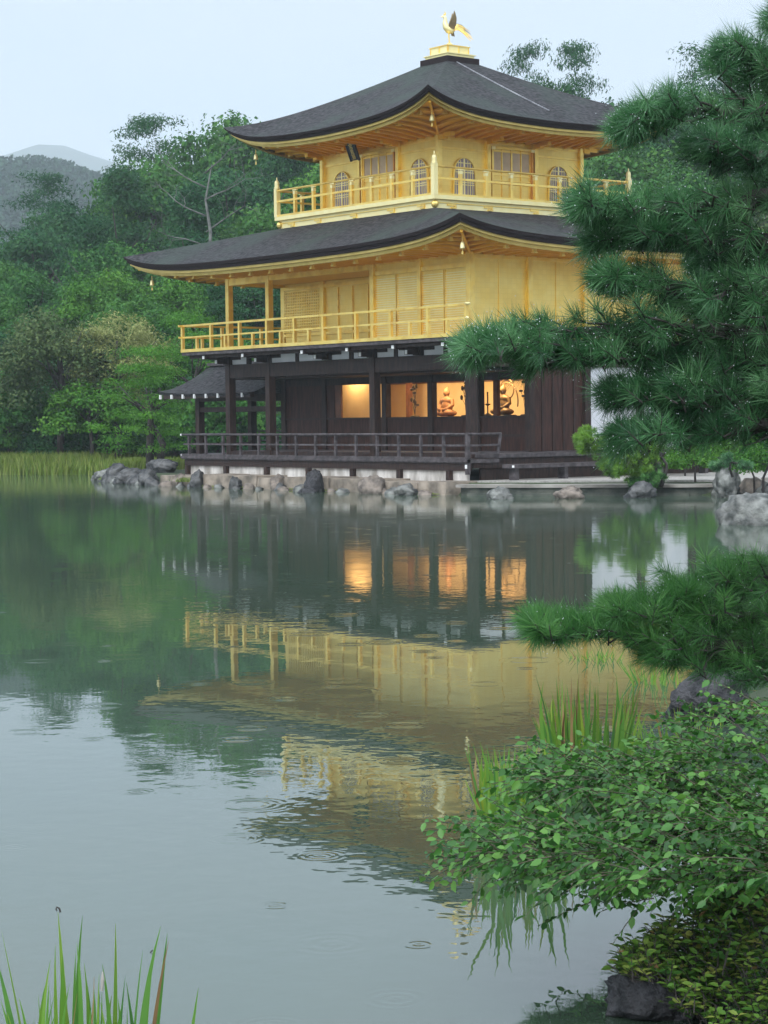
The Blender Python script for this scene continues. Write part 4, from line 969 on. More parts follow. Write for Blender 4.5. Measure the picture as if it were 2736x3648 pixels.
# ---------------------------------------------------------------- trees
def leaves(rng, C, N0, size, asp=.6, up=.3):
    """diamond leaf cards at points C with outward normals N0"""
    n = len(C); a = rng.normal(size=(n,3)); nn = N0+rng.normal(size=(n,3))*.6; nn[:,2] += up; nn /= np.linalg.norm(nn,axis=1)[:,None]
    a -= (a*nn).sum(1)[:,None]*nn; a /= np.linalg.norm(a,axis=1)[:,None]; b = np.cross(nn, a)
    s = size*rng.uniform(.6,1.3,(n,1))
    V = np.stack([C-a*s*.5, C+b*s*asp*.5+nn*s*.08, C+a*s*.5, C-b*s*asp*.5+nn*s*.08], 1).reshape(-1,3)
    F = np.arange(4*n).reshape(n,4); return V, F
def crown(seed, rx, rz, nb, nl, size, br=(.22,.36), asp=.6, shape='round', zc=0.):
    r = np.random.default_rng(seed); Cs = []; Ns = []; Ts = []
    for i in range(nb):
        if shape == 'round':
            d = r.normal(size=3); d /= np.linalg.norm(d); d[2] = abs(d[2])*1.1-.35; k = r.uniform(.45,.95)
            c = np.array([d[0]*rx*k, d[1]*rx*k, zc+d[2]*rz*k])
        elif shape == 'cone':
            t = r.random()**.8; w = (1-t)*rx*1.05+.12*rx; a = r.uniform(0,6.28); q = r.uniform(.35,1.)
            c = np.array([w*q*math.cos(a), w*q*math.sin(a), zc-rz*.6+t*rz*1.55])
        elif shape == 'pads':
            t = (i%7)/6.; w = rx*(1.05-.62*t); a = r.uniform(0,6.28); q = r.uniform(.2,1.)
            c = np.array([w*q*math.cos(a), w*q*math.sin(a), zc-rz*.75+t*rz*1.6+r.normal()*.05*rz])
        b = r.uniform(*br)*rx
        m = nl; d = r.normal(size=(m,3)); d /= np.linalg.norm(d,axis=1)[:,None]; d[:,2] = np.where(d[:,2] < -.35, -d[:,2], d[:,2])
        flat = .38 if shape == 'pads' else .78
        k = r.uniform(.35,1.05,(m,1)); P = c+d*b*k*np.array([1,1,flat])
        Cs.append(P); Ns.append(d); Ts.append(np.clip(r.normal(.5+r.normal()*.16, .2, m),0,1))
    C = np.concatenate(Cs); Nn = np.concatenate(Ns); T = np.concatenate(Ts)
    V, F = leaves(r, C, Nn, size, asp); return V, F, np.repeat(T,4), C
def trunk_mb(r, h, rad, zc, rx, rz, nl=7):
    b = MB(); lean = r.normal()*.06
    pts = [(0,0,-.6),(lean*.2*h,0,h*.25),(lean*.6*h,r.normal()*.1,h*.55),(lean*h,r.normal()*.15,zc+rz*.3)]
    b.tube(pts, [rad*1.25,rad,rad*.75,rad*.25], 8)
    for k in range(nl):
        a = k*2.4+r.random(); t = r.uniform(.4,.95); z = h*.35+(zc-h*.35)*t
        q = r.uniform(.5,.9)*rx; p0 = (lean*z,0,z); p1 = (q*.5*math.cos(a),q*.5*math.sin(a),z+.25*rz); p2 = (q*math.cos(a),q*math.sin(a),z+r.uniform(.3,.7)*rz)
        b.tube([p0,p1,p2],[rad*.4,rad*.28,rad*.08],6)
    return b
def make_tree(name, seed, h, rx, rz, nb, nl, size, lm, label, cat, shape='round', br=(.22,.36), asp=.6, bark=None, group=None, rad=None, fork=False):
    r = np.random.default_rng(seed); t = thing(name, (0,0,0), label, cat, group); zc = h-rz*.85
    if shape == 'cone': zc = h-rz*.95
    V, F, T, C = crown(seed, rx, rz, nb, nl, size, br, asp, shape, zc)
    link('crown', np_mesh('crown', V, F, lm, T), t)
    tb = trunk_mb(r, h, rad or h*.022, zc, rx, rz); tb.build('trunk', bark or BARK, t, True)
    return t
HG = 'trees of the wooded hillside behind the pavilion'
protos = [
 make_tree('broadleaf_tree', 101, 10, 4.3, 4.9, 80, 210, .235, L_HILLA, 'mid green rounded broadleaf tree on the wooded hillside', 'tree', group=HG),
 make_tree('broadleaf_tree', 102, 10, 4.1, 5.0, 80, 210, .225, L_HILLB, 'dark bluish green broadleaf tree on the wooded hillside', 'tree', group=HG),
 make_tree('broadleaf_tree', 103, 10, 4.4, 4.8, 76, 210, .235, L_HILLC, 'fresh green broadleaf tree on the wooded hillside', 'tree', group=HG),
 make_tree('conifer_tree', 104, 10, 3.1, 5.0, 80, 180, .21, L_HILLB, 'dark pointed conifer tree on the wooded hillside', 'tree', 'cone', asp=.35, group=HG),
 make_tree('pine_tree', 105, 10, 3.8, 4.4, 52, 200, .20, L_HILLB, 'dark layered pine tree with open crown on the wooded hillside', 'tree', 'pads', br=(.26,.4), asp=.3, group=HG),
 make_tree('broadleaf_tree', 106, 10, 4.0, 4.9, 76, 210, .225, L_OLIVE, 'dull olive green broadleaf tree on the wooded hillside', 'tree', group=HG),
]
LABS = [p['label'] for p in protos]
SKY = [(-500,690),(0,720),(150,690),(300,640),(380,520),(430,450),(520,470),(620,430),(700,440),(790,395),(880,385),(960,405),(1100,440),(1300,470),(1500,430),(1700,400),(1850,300),(1880,250),(1960,290),(2010,270),(2070,240),(2140,320),(2200,350),(2300,330),(2400,300),(2700,160),(3200,120)]
sx_, sy_ = zip(*SKY)
rg = np.random.default_rng(8); first = set(); nt_ = 0
layers = [(90,4.4,.03),(94,4.6,.17),(101,4.9,.32),(109,5.2,.48),(118,5.6,.64),(128,6.,.80),(140,6.4,.92),(152,7.,1.0)]
for li, (d, sp, fr) in enumerate(layers):
    n = int((.3713*d+14)/sp)
    for i in range(n):
        u = -420+(3550)*(i+rg.uniform(-.25,.25)+(.5 if li%2 else 0))/n
        if li < 3 and u > 1350 and u < 2150: continue
        dd = d+rg.uniform(-2.5,2.5)
        p = place(u, dd)
        if pond_sd(p[None])[0] < 1.5: continue
        sk = np.interp(u, sx_, sy_)
        base_v = 1180 if u < 1400 else 1120
        v = base_v+(sk-base_v)*fr+rg.uniform(-28,45)*(1 if fr < .99 else .5)
        zt = at(u, v, dd)[2]; zg = gh(*p); h = max(4.5, zt-zg)
        k = rg.choice(6, p=[.26,.22,.2,.1,.12,.10])
        if fr == 1. and rg.random() < .3: k = 4
        s_h = h/10.; s_w = min(max(s_h,.72), 1.35)*rg.uniform(.85,1.1)
        if h > 15: s_w = rg.uniform(1.25,1.5)
        o = protos[k]
        if k not in first:
            first.add(k); o.location = (p[0],p[1],zg); o.rotation_euler = (0,0,rg.uniform(0,6.28)); o.scale = (s_w,s_w,s_h)
        else: dup(o, (p[0],p[1],zg), rg.uniform(0,6.28), (s_w,s_w,s_h))
        nt_ += 1
print('hillside trees', nt_)
# trees standing out against the sky right of the top roof
for u, v, d, k, w, lb in ((1880,235,141,4,.8,'small open crowned pine on the skyline just right of the top roof'),(1965,265,141,0,.85,'rounded tree on the skyline between two open pines'),(2070,225,141,4,1.,'tallest open crowned pine on the skyline right of the top roof')):
    p = place(u, d); zg = gh(*p); h = at(u, v, d)[2]-zg
    o = dup(protos[k], (p[0],p[1],zg), u, (w,w,h/10.), lb)
for i, u in enumerate(range(1700, 2760, 62)):
    v = 365+rg.uniform(-22,22)-(40 if u > 2300 else 0); d = 139+rg.uniform(-3,3); p = place(u, d); zg = gh(*p); h = at(u, v, d)[2]-zg
    dup(protos[(1,0,2)[i%3]], (p[0],p[1],zg), rg.uniform(0,6.28), (1.15,1.15,h/10.))
# nearer trees on the left bank
def stand(t, u, d, rz=0.):
    p = place(u, d); t.location = (p[0],p[1],gh(*p)-.05); t.rotation_euler = (0,0,rz); return t
stand(make_tree('broadleaf_tree', 201, 6.4, 2.9, 3.5, 60, 190, .15, L_OLIVE, 'rounded olive green tree on the left bank behind the reeds', 'tree', br=(.24,.38)), 215, 82.3)
stand(make_tree('broadleaf_tree', 202, 4.2, 2.3, 2.3, 46, 150, .15, L_HILLA, 'low dark bush like tree at the left edge of the far bank', 'tree'), 30, 84)
stand(make_tree('broadleaf_tree', 203, 6.5, 2.6, 2.8, 50, 150, .14, L_YELL, 'pale yellowish feathery tree behind the green garden pine', 'tree', br=(.18,.3), asp=.35), 425, 82.5)
stand(make_tree('broadleaf_tree', 208, 5.2, 2.0, 2.6, 44, 150, .14, L_YELL, 'lower yellowish shrub tree left of the porch roof', 'tree', br=(.18,.3), asp=.35), 385, 83.5)
stand(make_tree('garden_pine', 204, 4.0, 2.0, 2.0, 49, 210, .12, L_PINEF, 'bright green layered garden pine with a double trunk on the headland', 'tree', 'pads', br=(.3,.46), asp=.28, rad=.13), 535, 71.5)
p = place(565, 71.5); bt = MB(); bt.tube([(p[0],p[1],.2),(p[0]+.1,p[1]+.15,1.2),(p[0]-.4,p[1],2.0)], [.15,.12,.05], 8); 
gp = [o for o in bpy.data.objects if o.name.startswith('garden_pine')][0]; WL[gp.name] = np.array(gp.location)
bt.build('trunk', BARK, gp, True)
stand(make_tree('garden_pine', 205, 4.4, 2.4, 2.2, 49, 200, .13, L_PINEF, 'bright green garden pine behind the porch posts', 'tree', 'pads', br=(.3,.46), asp=.28, rad=.12), 860, 82)
stand(make_tree('garden_pine', 206, 5.6, 2.2, 2.5, 49, 200, .13, L_PINEF, 'green garden pine with pads above the left porch roof edge', 'tree', 'pads', br=(.3,.46), asp=.28, rad=.12), 690, 82)
stand(make_tree('broadleaf_tree', 207, 3.6, 2.0, 2.0, 46, 150, .15, L_HILLC, 'low fresh green bush at the bank left of the garden pine', 'tree'), 330, 81.2)
# garden trees behind the yard, right of the pavilion
stand(make_tree('garden_pine', 211, 5.5, 2.6, 2.8, 49, 200, .13, L_PINEF, 'green garden pine behind the yard at the right edge', 'tree', 'pads', br=(.3,.46), asp=.28, rad=.13), 2660, 70)
stand(make_tree('garden_pine', 212, 4.6, 2.3, 2.4, 49, 200, .13, L_PINEF, 'green garden pine behind the yard next to the white wall', 'tree', 'pads', br=(.3,.46), asp=.28, rad=.13), 2530, 76)
stand(make_tree('broadleaf_tree', 213, 6.5, 3.0, 3.4, 60, 170, .17, L_HILLA, 'mid green broadleaf tree far behind the yard', 'tree'), 2590, 84)
# bare dead tree on the hillside
dt = thing('dead_tree', tuple(at(735, 900, 104)), 'bare pale dead tree with crooked branches on the hillside left of the top storey', 'tree')
def limb(mb, p, d, l, r, dep, rr):
    pts = [p]; q = Vector(p)
    for i in range(4):
        d = (d+Vector((rr.normal()*.22, rr.normal()*.22, rr.normal()*.15+.03))).normalized(); q = q+d*l/4; pts.append(q.copy())
    mb.tube(pts, [r,r*.8,r*.65,r*.5,r*.3], 6)
    if dep > 0:
        for i in (2,3,4):
            for _ in range(1 if i < 4 else 2):
                e = (d+Vector((rr.normal()*.8, rr.normal()*.8, rr.normal()*.5+.2))).normalized(); limb(mb, pts[i], e, l*.55, r*.4, dep-1, rr)
rr_ = np.random.default_rng(3); base = Vector(at(735, 900, 102.))
b = MB(); b.tube([base-Vector((0,0,4)), base+Vector((.25,.1,1.0)), base+Vector((-.15,.1,2.6)), base+Vector((.3,.2,4.3))], [.11,.085,.06,.02], 8); WL[dt.name] = np.array(dt.location); b.build('trunk', BARKG, dt, True)
for z, dx in ((.3,-1),(1.0,.9),(1.8,-1),(2.6,1),(3.2,-.8),(3.9,.6)):
    b = MB(); dvec = Vector(RT*dx)+Vector((0,0,.35)); limb(b, base+Vector((0,0,z)), dvec.normalized(), 2.3, .05, 2, rr_); b.build('branch', BARKG, dt, True)
bush = make_tree('bush', 231, 2.6, 1.7, 1.5, 40, 120, .14, L_HILLB, 'low dense dark bush under the trees of the far bank', 'bush', group='bushes under the trees of the far bank')
bush2 = make_tree('bush', 232, 2.4, 1.8, 1.4, 40, 120, .14, L_HILLA, 'low mid green bush under the trees of the far bank', 'bush', group='bushes under the trees of the far bank')
for i in range(34):
    u = -330+i*42+rg.uniform(-14,14); dd = rg.uniform(83.5,88.5) if u < 700 else rg.uniform(80,86); p = place(u, dd); src = (bush,bush2)[i%3 == 0]
    if i in (0,1): src = (bush,bush2)[i]; src.location = (p[0],p[1],gh(*p)-.5)
    else: q_ = rg.uniform(.75,1.25); dup(src, (p[0],p[1],gh(*p)-.5), rg.uniform(0,6.28), (q_,q_,q_*rg.uniform(.9,1.3)))
# reed grass on the far bank
def reeds(name, label, pts, h, n, mt, w=.03, spread=.5):
    r = np.random.default_rng(len(pts)); V = []; F = []; T = []; k = 0
    for p in pts:
        for _ in range(n):
            c = np.array([p[0]+r.normal()*spread, p[1]+r.normal()*spread, 0]); c[2] = max(p[2], -.05); hh = h*r.uniform(.6,1.2); a = r.normal(size=2)*hh*.2; t_ = r.random()
            th = r.uniform(0,3.14); ww = np.array([math.cos(th),math.sin(th),0])*w
            m_ = c+np.array([a[0]*.4,a[1]*.4,hh*.6]); V += [c-ww, c+ww, m_+ww*.7, m_-ww*.7, c+np.array([a[0],a[1],hh])]
            F += [(k,k+1,k+2),(k,k+2,k+3),(k+3,k+2,k+4)]; k += 5; T += [t_]*5
    o = link(name, np_mesh(name, V, F, mt, T)); return tag(o, label, 'grass', kind='stuff')
pts = []
for u in range(-260, 420, 9):
    q = onz(u, 1690+(-8 if u > 300 else 0), 0); pts += [(q[0],q[1],.0),(q[0]+FH[0]*1.1,q[1]+FH[1]*1.1,.25),(q[0]+FH[0]*2.4,q[1]+FH[1]*2.4,.3)]
reeds('reed_grass', 'light yellow green reeds along the far left bank', pts, .52, 46, L_REED, .022)
pts = [(*place(u, d), .3) for u in range(420, 660, 9) for d in (72.5, 75, 78)]
reeds('bank_grass', 'yellowish grass under the garden pine on the headland', pts, .34, 40, L_REED, .02)

# ---------------------------------------------------------------- near pines
def needle_tufts(rng, tufts, nn, L, wd=.0022, droop=.10):
    """tufts: list of (pos, axis, scale, tint); returns tri mesh arrays and some tip points"""
    C = np.array([t[0] for t in tufts]); A = np.array([t[1] for t in tufts]); S = np.array([t[2] for t in tufts]); T0 = np.array([t[3] for t in tufts])
    A /= np.linalg.norm(A,axis=1)[:,None]; n = len(C); m = nn
    Cn = np.repeat(C,m,0); An = np.repeat(A,m,0); Sn = np.repeat(S,m); Tn = np.repeat(T0,m)
    R1 = rng.normal(size=(n*m,3)); R1 -= (R1*An).sum(1)[:,None]*An; R1 /= np.linalg.norm(R1,axis=1)[:,None]
    t = rng.random(n*m)                                       # position along the shoot
    th = np.radians(18+rng.random(n*m)*38+(1-t)*26)
    D = An*np.cos(th)[:,None]+R1*np.sin(th)[:,None]
    B = Cn+An*((t-.7)*.085*Sn)[:,None]
    ln = L*Sn*rng.uniform(.75,1.12,n*m)
    M1 = B+D*(ln*.5)[:,None]; M1[:,2] -= droop*.12*ln
    E = B+D*ln[:,None]; E[:,2] -= droop*.5*ln
    sd = np.cross(D, rng.normal(size=(n*m,3))); sd /= np.linalg.norm(sd,axis=1)[:,None]; sd *= wd/2*Sn[:,None]
    V = np.stack([B-sd,B+sd,M1+sd,M1-sd,E],1).reshape(-1,3)
    k = np.arange(n*m)[:,None]*5; F = np.concatenate([k+np.array([[0,1,2]]),k+np.array([[0,2,3]]),k+np.array([[3,2,4]])],0)
    T = np.clip(Tn+rng.normal(0,.13,n*m),0,1)
    return V, F, np.repeat(T,5), E
def drops(rng, E, frac, r):
    k = rng.random(len(E)) < frac; P = E[k]; n = len(P); o = np.array([[1,0,0],[-1,0,0],[0,1,0],[0,-1,0],[0,0,1.2],[0,0,-1.2]])*r
    V = (P[:,None,:]+o[None]*rng.uniform(.6,1.2,(n,1,1))).reshape(-1,3)
    f = np.array([[0,2,4],[2,1,4],[1,3,4],[3,0,4],[2,0,5],[1,2,5],[3,1,5],[0,3,5]])
    return V, (np.arange(n)[:,None,None]*6+f[None]).reshape(-1,3)
def pine_branch(tree, seed, path, width, ntuft, mt, nn=80, L=.115, tintb=.5, dvar=.35, rad=.036, wd=.0022, dropf=.035, upb=.35, bark=BARK, side_=-1):
    """path: list of (u, v, depth) from root to tip; width: list of half-widths in photo pixels along the path"""
    r = np.random.default_rng(seed)
    P3 = np.array([at(*p) for p in path]); m = len(P3)
    def samp(t):
        x = t*(m-1); i = min(int(x), m-2); f = x-i; return P3[i]*(1-f)+P3[i+1]*f, (P3[i+1]-P3[i])/np.linalg.norm(P3[i+1]-P3[i]), width[i]*(1-f)+width[i+1]*f, path[i][2]*(1-f)+path[i+1][2]*f
    bm_ = MB(); ts = np.linspace(0,1,14); cen = []
    for t in ts:
        q = samp(t)[0]; cen.append(q+r.normal(size=3)*.012)
    bm_.tube(cen, [rad*(1-.85*t)+.003 for t in ts], 7)
    tufts = []
    for i in range(ntuft):
        t = r.random()**.8; q, d, w, dep = samp(t); mpp = dep/FPX
        off = r.normal()*.5; off = max(-1.05, min(1.05, off)); lat = w*mpp
        pos = q+np.array([0,0,1.])*off*lat+np.array([*FH,0])*r.normal()*dvar*.5+RT*r.normal()*lat*.25+d*.04
        ax = d*.75+np.array([0,0,1])*(upb+off*.45)+r.normal(size=3)*.42+np.array([*(-FH),0])*.15
        tufts.append((pos, ax, r.uniform(.75,1.15), np.clip(tintb+.16*off+r.normal()*.17,0,1)))  # higher tufts tinted lighter: light from above painted into the needle colour
        ax_n = ax/np.linalg.norm(ax); bm_.tube([pos-ax_n*.07, pos+ax_n*.03], [.0042,.0025], 5)
        if r.random() < .75:
            c0 = samp(max(0,t-.08))[0]; mid = (c0+pos)/2-np.array([0,0,.02])+r.normal(size=3)*.012; bm_.tube([c0,mid,pos-ax_n*.06], [.009,.0065,.004], 5)
    tip = P3[-1]; 
    for k in range(5): tufts.append((tip+r.normal(size=3)*.04, (P3[-1]-P3[-2])+r.normal(size=3)*.25*np.linalg.norm(P3[-1]-P3[-2]), 1.05, .6))
    br = bm_.build('branch', bark, tree, True); off = WL[tree.name]
    V, F, T, E = needle_tufts(r, tufts, nn, L, wd)
    link('needles', np_mesh('needles', V, F, mt, T, off), br)
    if dropf:
        V, F = drops(r, E, dropf, .0024)
        tag(link('water_drops', np_mesh('water_drops', V, F, DROP, None, off), br), kind='stuff')
    return br
bp = place(3230, 10.5)
PT = thing('pine_tree', (bp[0],bp[1],.5), 'large near pine with long wet needles reaching in from the right edge', 'tree')
b = MB(); tr0 = [at(3230,2700,10.5), at(3180,2000,10.5), at(3060,1250,10.3), at(3110,500,10.4), at(3000,-300,10.5), at(2960,-900,10.6)]
b.tube(tr0, [.24,.21,.18,.15,.11,.07], 12); b.build('trunk', BARK, PT, True)
BR = [ # seed, path(root->tip), widths, tufts, tint
 (1, [(3000,-150,10.4),(2860,-20,10.2),(2760,40,10.1),(2700,60,10.)], [90,90,70,40], 60, .5),
 (2, [(3080,300,10.4),(2800,270,10.2),(2620,240,10.1),(2500,200,10.)], [190,190,130,60], 150, .45),
 (3, [(3090,420,10.4),(2760,400,10.),(2450,390,9.8),(2240,420,9.6),(2160,450,9.5)], [220,200,150,100,45], 220, .5),
 (4, [(3090,560,10.4),(2780,540,9.8),(2560,560,9.7),(2420,520,9.6)], [140,130,100,60], 110, .33),
 (12, [(3080,1000,10.6),(2800,960,10.5),(2550,950,10.4),(2420,940,10.3)], [120,110,90,70], 150, .36),
 (5, [(3080,720,10.3),(2800,680,9.9),(2600,740,9.7),(2350,740,9.5),(2100,765,9.3),(1985,735,9.2)], [170,170,150,105,70,36], 240, .52),
 (6, [(3060,900,10.3),(2760,850,10.),(2500,850,9.7),(2300,840,9.6),(2060,860,9.4)], [150,150,110,80,40], 150, .45),
 (7, [(3060,1080,10.3),(2760,1050,9.8),(2400,1010,9.5),(2150,1000,9.4),(2080,990,9.3)], [170,170,120,80,45], 180, .5),
 (13, [(3060,1090,10.5),(2700,1080,10.3),(2480,1090,10.2),(2330,1075,10.1)], [140,130,110,70], 170, .4),
 (8, [(3060,1230,10.3),(2700,1180,9.8),(2300,1160,9.4),(1950,1180,9.1),(1720,1225,8.9),(1610,1240,8.8)], [200,200,165,130,85,48], 340, .52),
 (9, [(3070,1330,10.3),(2760,1300,9.9),(2400,1270,9.6),(2050,1260,9.3),(1800,1270,9.1)], [150,150,120,80,55], 200, .40),
 (10, [(3080,1420,10.3),(2800,1430,9.9),(2500,1420,9.6),(2330,1400,9.55),(2120,1405,9.5)], [180,180,160,130,95], 380, .36),
 (11, [(3100,1540,10.3),(2800,1520,9.8),(2500,1540,9.6),(2250,1530,9.4),(2140,1550,9.3)], [150,150,110,70,36], 170, .38),
]
for sd_, path, wd_, n_, tb in BR:
    path = [(u+(75 if i == len(path)-1 else 55 if i == len(path)-2 else 0), v, d) for i, (u, v, d) in enumerate(path)]
    pine_branch(PT, sd_*7+1, path, [max(w-62, 22) for w in wd_], int(n_*.74), L_NEED, tintb=tb)
# thick bare limbs inside the crown
for pth, rd in (([(3090,1000,10.4),(2800,960,10.3),(2640,905,10.2),(2560,895,10.2),(2500,860,10.2)], [.085,.075,.06,.05,.03]),
                ([(3070,1290,10.4),(2820,1255,10.4),(2620,1250,10.35),(2440,1270,10.3),(2330,1300,10.2)], [.13,.12,.10,.06,.03])):
    b = MB(); b.tube([at(*q) for q in pth], rd, 9); b.build('limb', BARK, PT, True)
bp = place(3150, 11.2)
P2_ = thing('low_pine', (bp[0],bp[1],.4), 'low near pine bough hanging over the water above the dark blue grey rock', 'tree')
b = MB(); b.tube([at(3150,2700,11.2), at(3060,2350,11.2), at(2960,2150,11.1), at(2850,2050,11.)], [.12,.10,.08,.05], 10); b.build('trunk', BARK, P2_, True)
for sd_, path, wd_, n_, tb in [
 (31, [(2950,2120,11.1),(2700,2070,10.9),(2500,2090,10.7),(2350,2110,10.6)], [130,130,100,50], 150, .42),
 (32, [(2960,2230,11.1),(2700,2200,10.8),(2450,2180,10.5),(2250,2160,10.3),(2130,2170,10.2)], [130,130,110,70,35], 190, .48),
 (33, [(2960,2330,11.1),(2650,2300,10.7),(2350,2270,10.3),(2080,2230,10.),(1930,2235,9.9),(1870,2225,9.85)], [100,110,95,62,48,28], 250, .5),
 (34, [(2960,2400,11.1),(2700,2380,10.8),(2450,2340,10.5),(2250,2310,10.3)], [90,100,80,50], 140, .4)]:
    path = [(u+(50 if i >= len(path)-2 else 0), v, d) for i, (u, v, d) in enumerate(path)]
    pine_branch(P2_, sd_, path, [max(w-45, 20) for w in wd_], int(n_*.74), L_NEEDG, tintb=tb, L=.12, dropf=.012)
# young pine leaning out by the shore rocks
yp = np.array([7.3, 2.0, .3])
YP = thing('young_pine', tuple(yp), 'small bright green young pine leaning over the apron by the shore rocks', 'tree')
b = MB(); dist = np.dot(yp[:2]-CAM[:2], FH)
tp = [at(2355,1735,dist), at(2370,1690,dist), at(2375,1655,dist), at(2350,1620,dist), at(2300,1600,dist)]
b.tube(tp, [.05,.045,.035,.03,.02], 8); b.build('trunk', BARK, YP, True)
for sd_, path, wd_, n_ in [(51,[(2340,1615,dist),(2200,1590,dist),(2110,1570,dist),(2070,1565,dist)],[45,55,50,30],170),(52,[(2350,1630,dist),(2290,1660,dist),(2210,1660,dist),(2160,1655,dist)],[40,45,45,30],120),
                           (53,[(2350,1610,dist),(2300,1560,dist),(2230,1545,dist)],[50,50,40],110),(54,[(2370,1700,dist),(2320,1705,dist),(2260,1710,dist)],[40,40,30],80)]:
    pine_branch(YP, sd_, path, wd_, n_, L_NEEDY if sd_ < 54 else L_NEEDG, L=.16, nn=70, wd=.012, dropf=0, rad=.02, dvar=.6)
sb = make_tree('bush', 241, 1.2, .8, .7, 26, 110, .07, L_HILLC, 'low fresh green bush behind the shore stones at the right', 'bush', group='bushes behind the right shore stones')
for i, (u, d) in enumerate(((2480,52),(2690,50),(2440,56),(2720,47),(2570,60),(2650,62))):
    p_ = place(u, d)
    if i == 0: sb.location = (p_[0],p_[1],.2)
    else: dup(sb, (p_[0],p_[1],.2), i*1.7, .8+.12*i)
# dwarf pine on the shore
dp = place(2610, 46.); 
DP = thing('dwarf_pine', (dp[0],dp[1],.3), 'tiny flat topped dark pine between the shore boulders', 'tree')
b = MB(); b.tube([at(2610,1700,46.),at(2600,1670,46.),at(2604,1640,46.)], [.03,.025,.015], 7); b.build('trunk', BARK, DP, True)
for sd_, path in ((61,[(2604,1650,46.),(2570,1656,46.),(2545,1660,46.)]),(62,[(2604,1645,46.),(2640,1652,46.),(2665,1660,46.)]),(63,[(2604,1640,46.),(2600,1632,46.),(2590,1630,46.)])):
    pine_branch(DP, sd_, path, [14,14,10], 26, L_NEED, L=.10, nn=50, wd=.009, dropf=0, rad=.014, dvar=.3)

# ---------------------------------------------------------------- broadleaf shrub at the right
LEAF = np.array([(0,0,0),(.28,.24,.04),(.62,.25,.03),(1.,0,-.10),(.62,-.25,.03),(.28,-.24,.04),(.45,0,-.035)])
LEAFF = [(0,6,1),(1,6,2),(2,6,3),(3,6,4),(4,6,5),(5,6,0)]
def leaf_mesh(B, D, Nn, S, T):
    n = len(B); D = D/np.linalg.norm(D,axis=1)[:,None]; Y = np.cross(Nn, D); Y /= np.linalg.norm(Y,axis=1)[:,None]; Z_ = np.cross(D, Y)
    V = B[:,None,:]+S[:,None,None]*(LEAF[None,:,0,None]*D[:,None,:]+LEAF[None,:,1,None]*Y[:,None,:]+LEAF[None,:,2,None]*Z_[:,None,:])
    F = (np.arange(n)[:,None,None]*7+np.array(LEAFF)[None]).reshape(-1,3)
    return V.reshape(-1,3), F, np.repeat(T,7)
def shrub(t, seed, twigs, mt, size, per=(9,15), tlen=(.16,.32), bend=.25):
    """twigs: list of (start, direction)"""
    r = np.random.default_rng(seed); B = []; D = []; Nn = []; S = []; T = []; st = MB()
    for p, d in twigs:
        d = np.array(d)/np.linalg.norm(d); l = r.uniform(*tlen); n = r.integers(*per); base = np.array(p); tone = np.clip(r.normal(.46,.2),0,1)
        pts = []
        for i in range(6):
            f = i/5; pts.append(base+d*l*f+np.array([0,0,-bend*l*f*f*.6]))
        st.tube(pts, [.0022,.002,.0018,.0015,.0012,.0008], 4)
        for i in range(n):
            f = (i+.5)/n; q = base+d*l*f+np.array([0,0,-bend*l*f*f*.6]); sgn = 1 if i%2 else -1
            h = np.cross(d, [0,0,1.]); h /= np.linalg.norm(h)
            ld = d*.55+h*sgn*r.uniform(.5,1.1)+np.array([0,0,r.normal()*.35-.32])
            nm = np.array([0,0,1.])+r.normal(size=3)*.75
            B.append(q); D.append(ld); Nn.append(nm); S.append(size*r.uniform(.5,1.3)); T.append(np.clip(tone+r.normal()*.2,0,1))
    st.build('twigs', TWIG, t); V, F, T = leaf_mesh(np.array(B),np.array(D),np.array(Nn),np.array(S),np.array(T))
    link('leaves', np_mesh('leaves', V, F, mt, T, WL[t.name]), t)
def lobe_twigs(seed, lobe, n, dep):
    """lobe: list of (u, vtop, vbot) outline columns; twigs fill it and point to the left and outwards"""
    r = np.random.default_rng(seed); us = [l[0] for l in lobe]; tw = []
    for _ in range(n):
        u = r.uniform(us[0], us[-1]); a = np.interp(u, us, [l[1] for l in lobe]); b_ = np.interp(u, us, [l[2] for l in lobe]); k = r.random(); v = a+(b_-a)*k
        d = dep+r.normal()*.35-(k-.5)*.5
        p = at(u+190, v+20, d); ax = -RT*r.uniform(.3,1.)+np.array([*FH,0])*r.normal()*.6+np.array([0,0,.45-(k)*.55+r.normal()*.2])
        tw.append((p, ax))
    return tw
sp_ = place(2950, 7.2)
SH = thing('shrub', (sp_[0],sp_[1],.5), 'broadleaf shrub with fresh green leaves spreading over the water from the right edge', 'shrub')
tw = lobe_twigs(1, [(1740,2720,2790),(1860,2690,2800),(2000,2690,2830),(2150,2680,2850),(2300,2570,2870),(2480,2480,2930),(2600,2430,2940),(2760,2400,2950),(3000,2390,2980)], 600, 7.7)
tw += lobe_twigs(2, [(1540,2990,3020),(1640,2960,3040),(1760,2920,3060),(1950,2930,3100),(2200,2910,3130),(2450,2880,3130),(2760,2840,3130),(3000,2840,3130)], 760, 6.95)
tw += lobe_twigs(3, [(2050,2780,2920),(2200,2770,2940),(2450,2770,2980),(2760,2770,3020),(3000,2770,3020)], 320, 7.3)
tw += [(at(1690,2945,6.95), -RT+np.array([0,0,.25])), (at(1720,3020,6.95), -RT+np.array([0,0,.05])), (at(1760,2960,6.95), -RT+np.array([0,0,.15])), (at(2060,3190,6.8), RT*.9+np.array([0,0,-.02])), (at(2180,3190,6.8), -RT+np.array([0,0,-.25])), (at(2330,3200,6.8), -RT+np.array([0,0,-.1]))]
shrub(SH, 5, tw, L_SHRUB, .036, tlen=(.12,.26))
b = MB(); rr_ = np.random.default_rng(9)
root = at(3020, 3560, 7.)
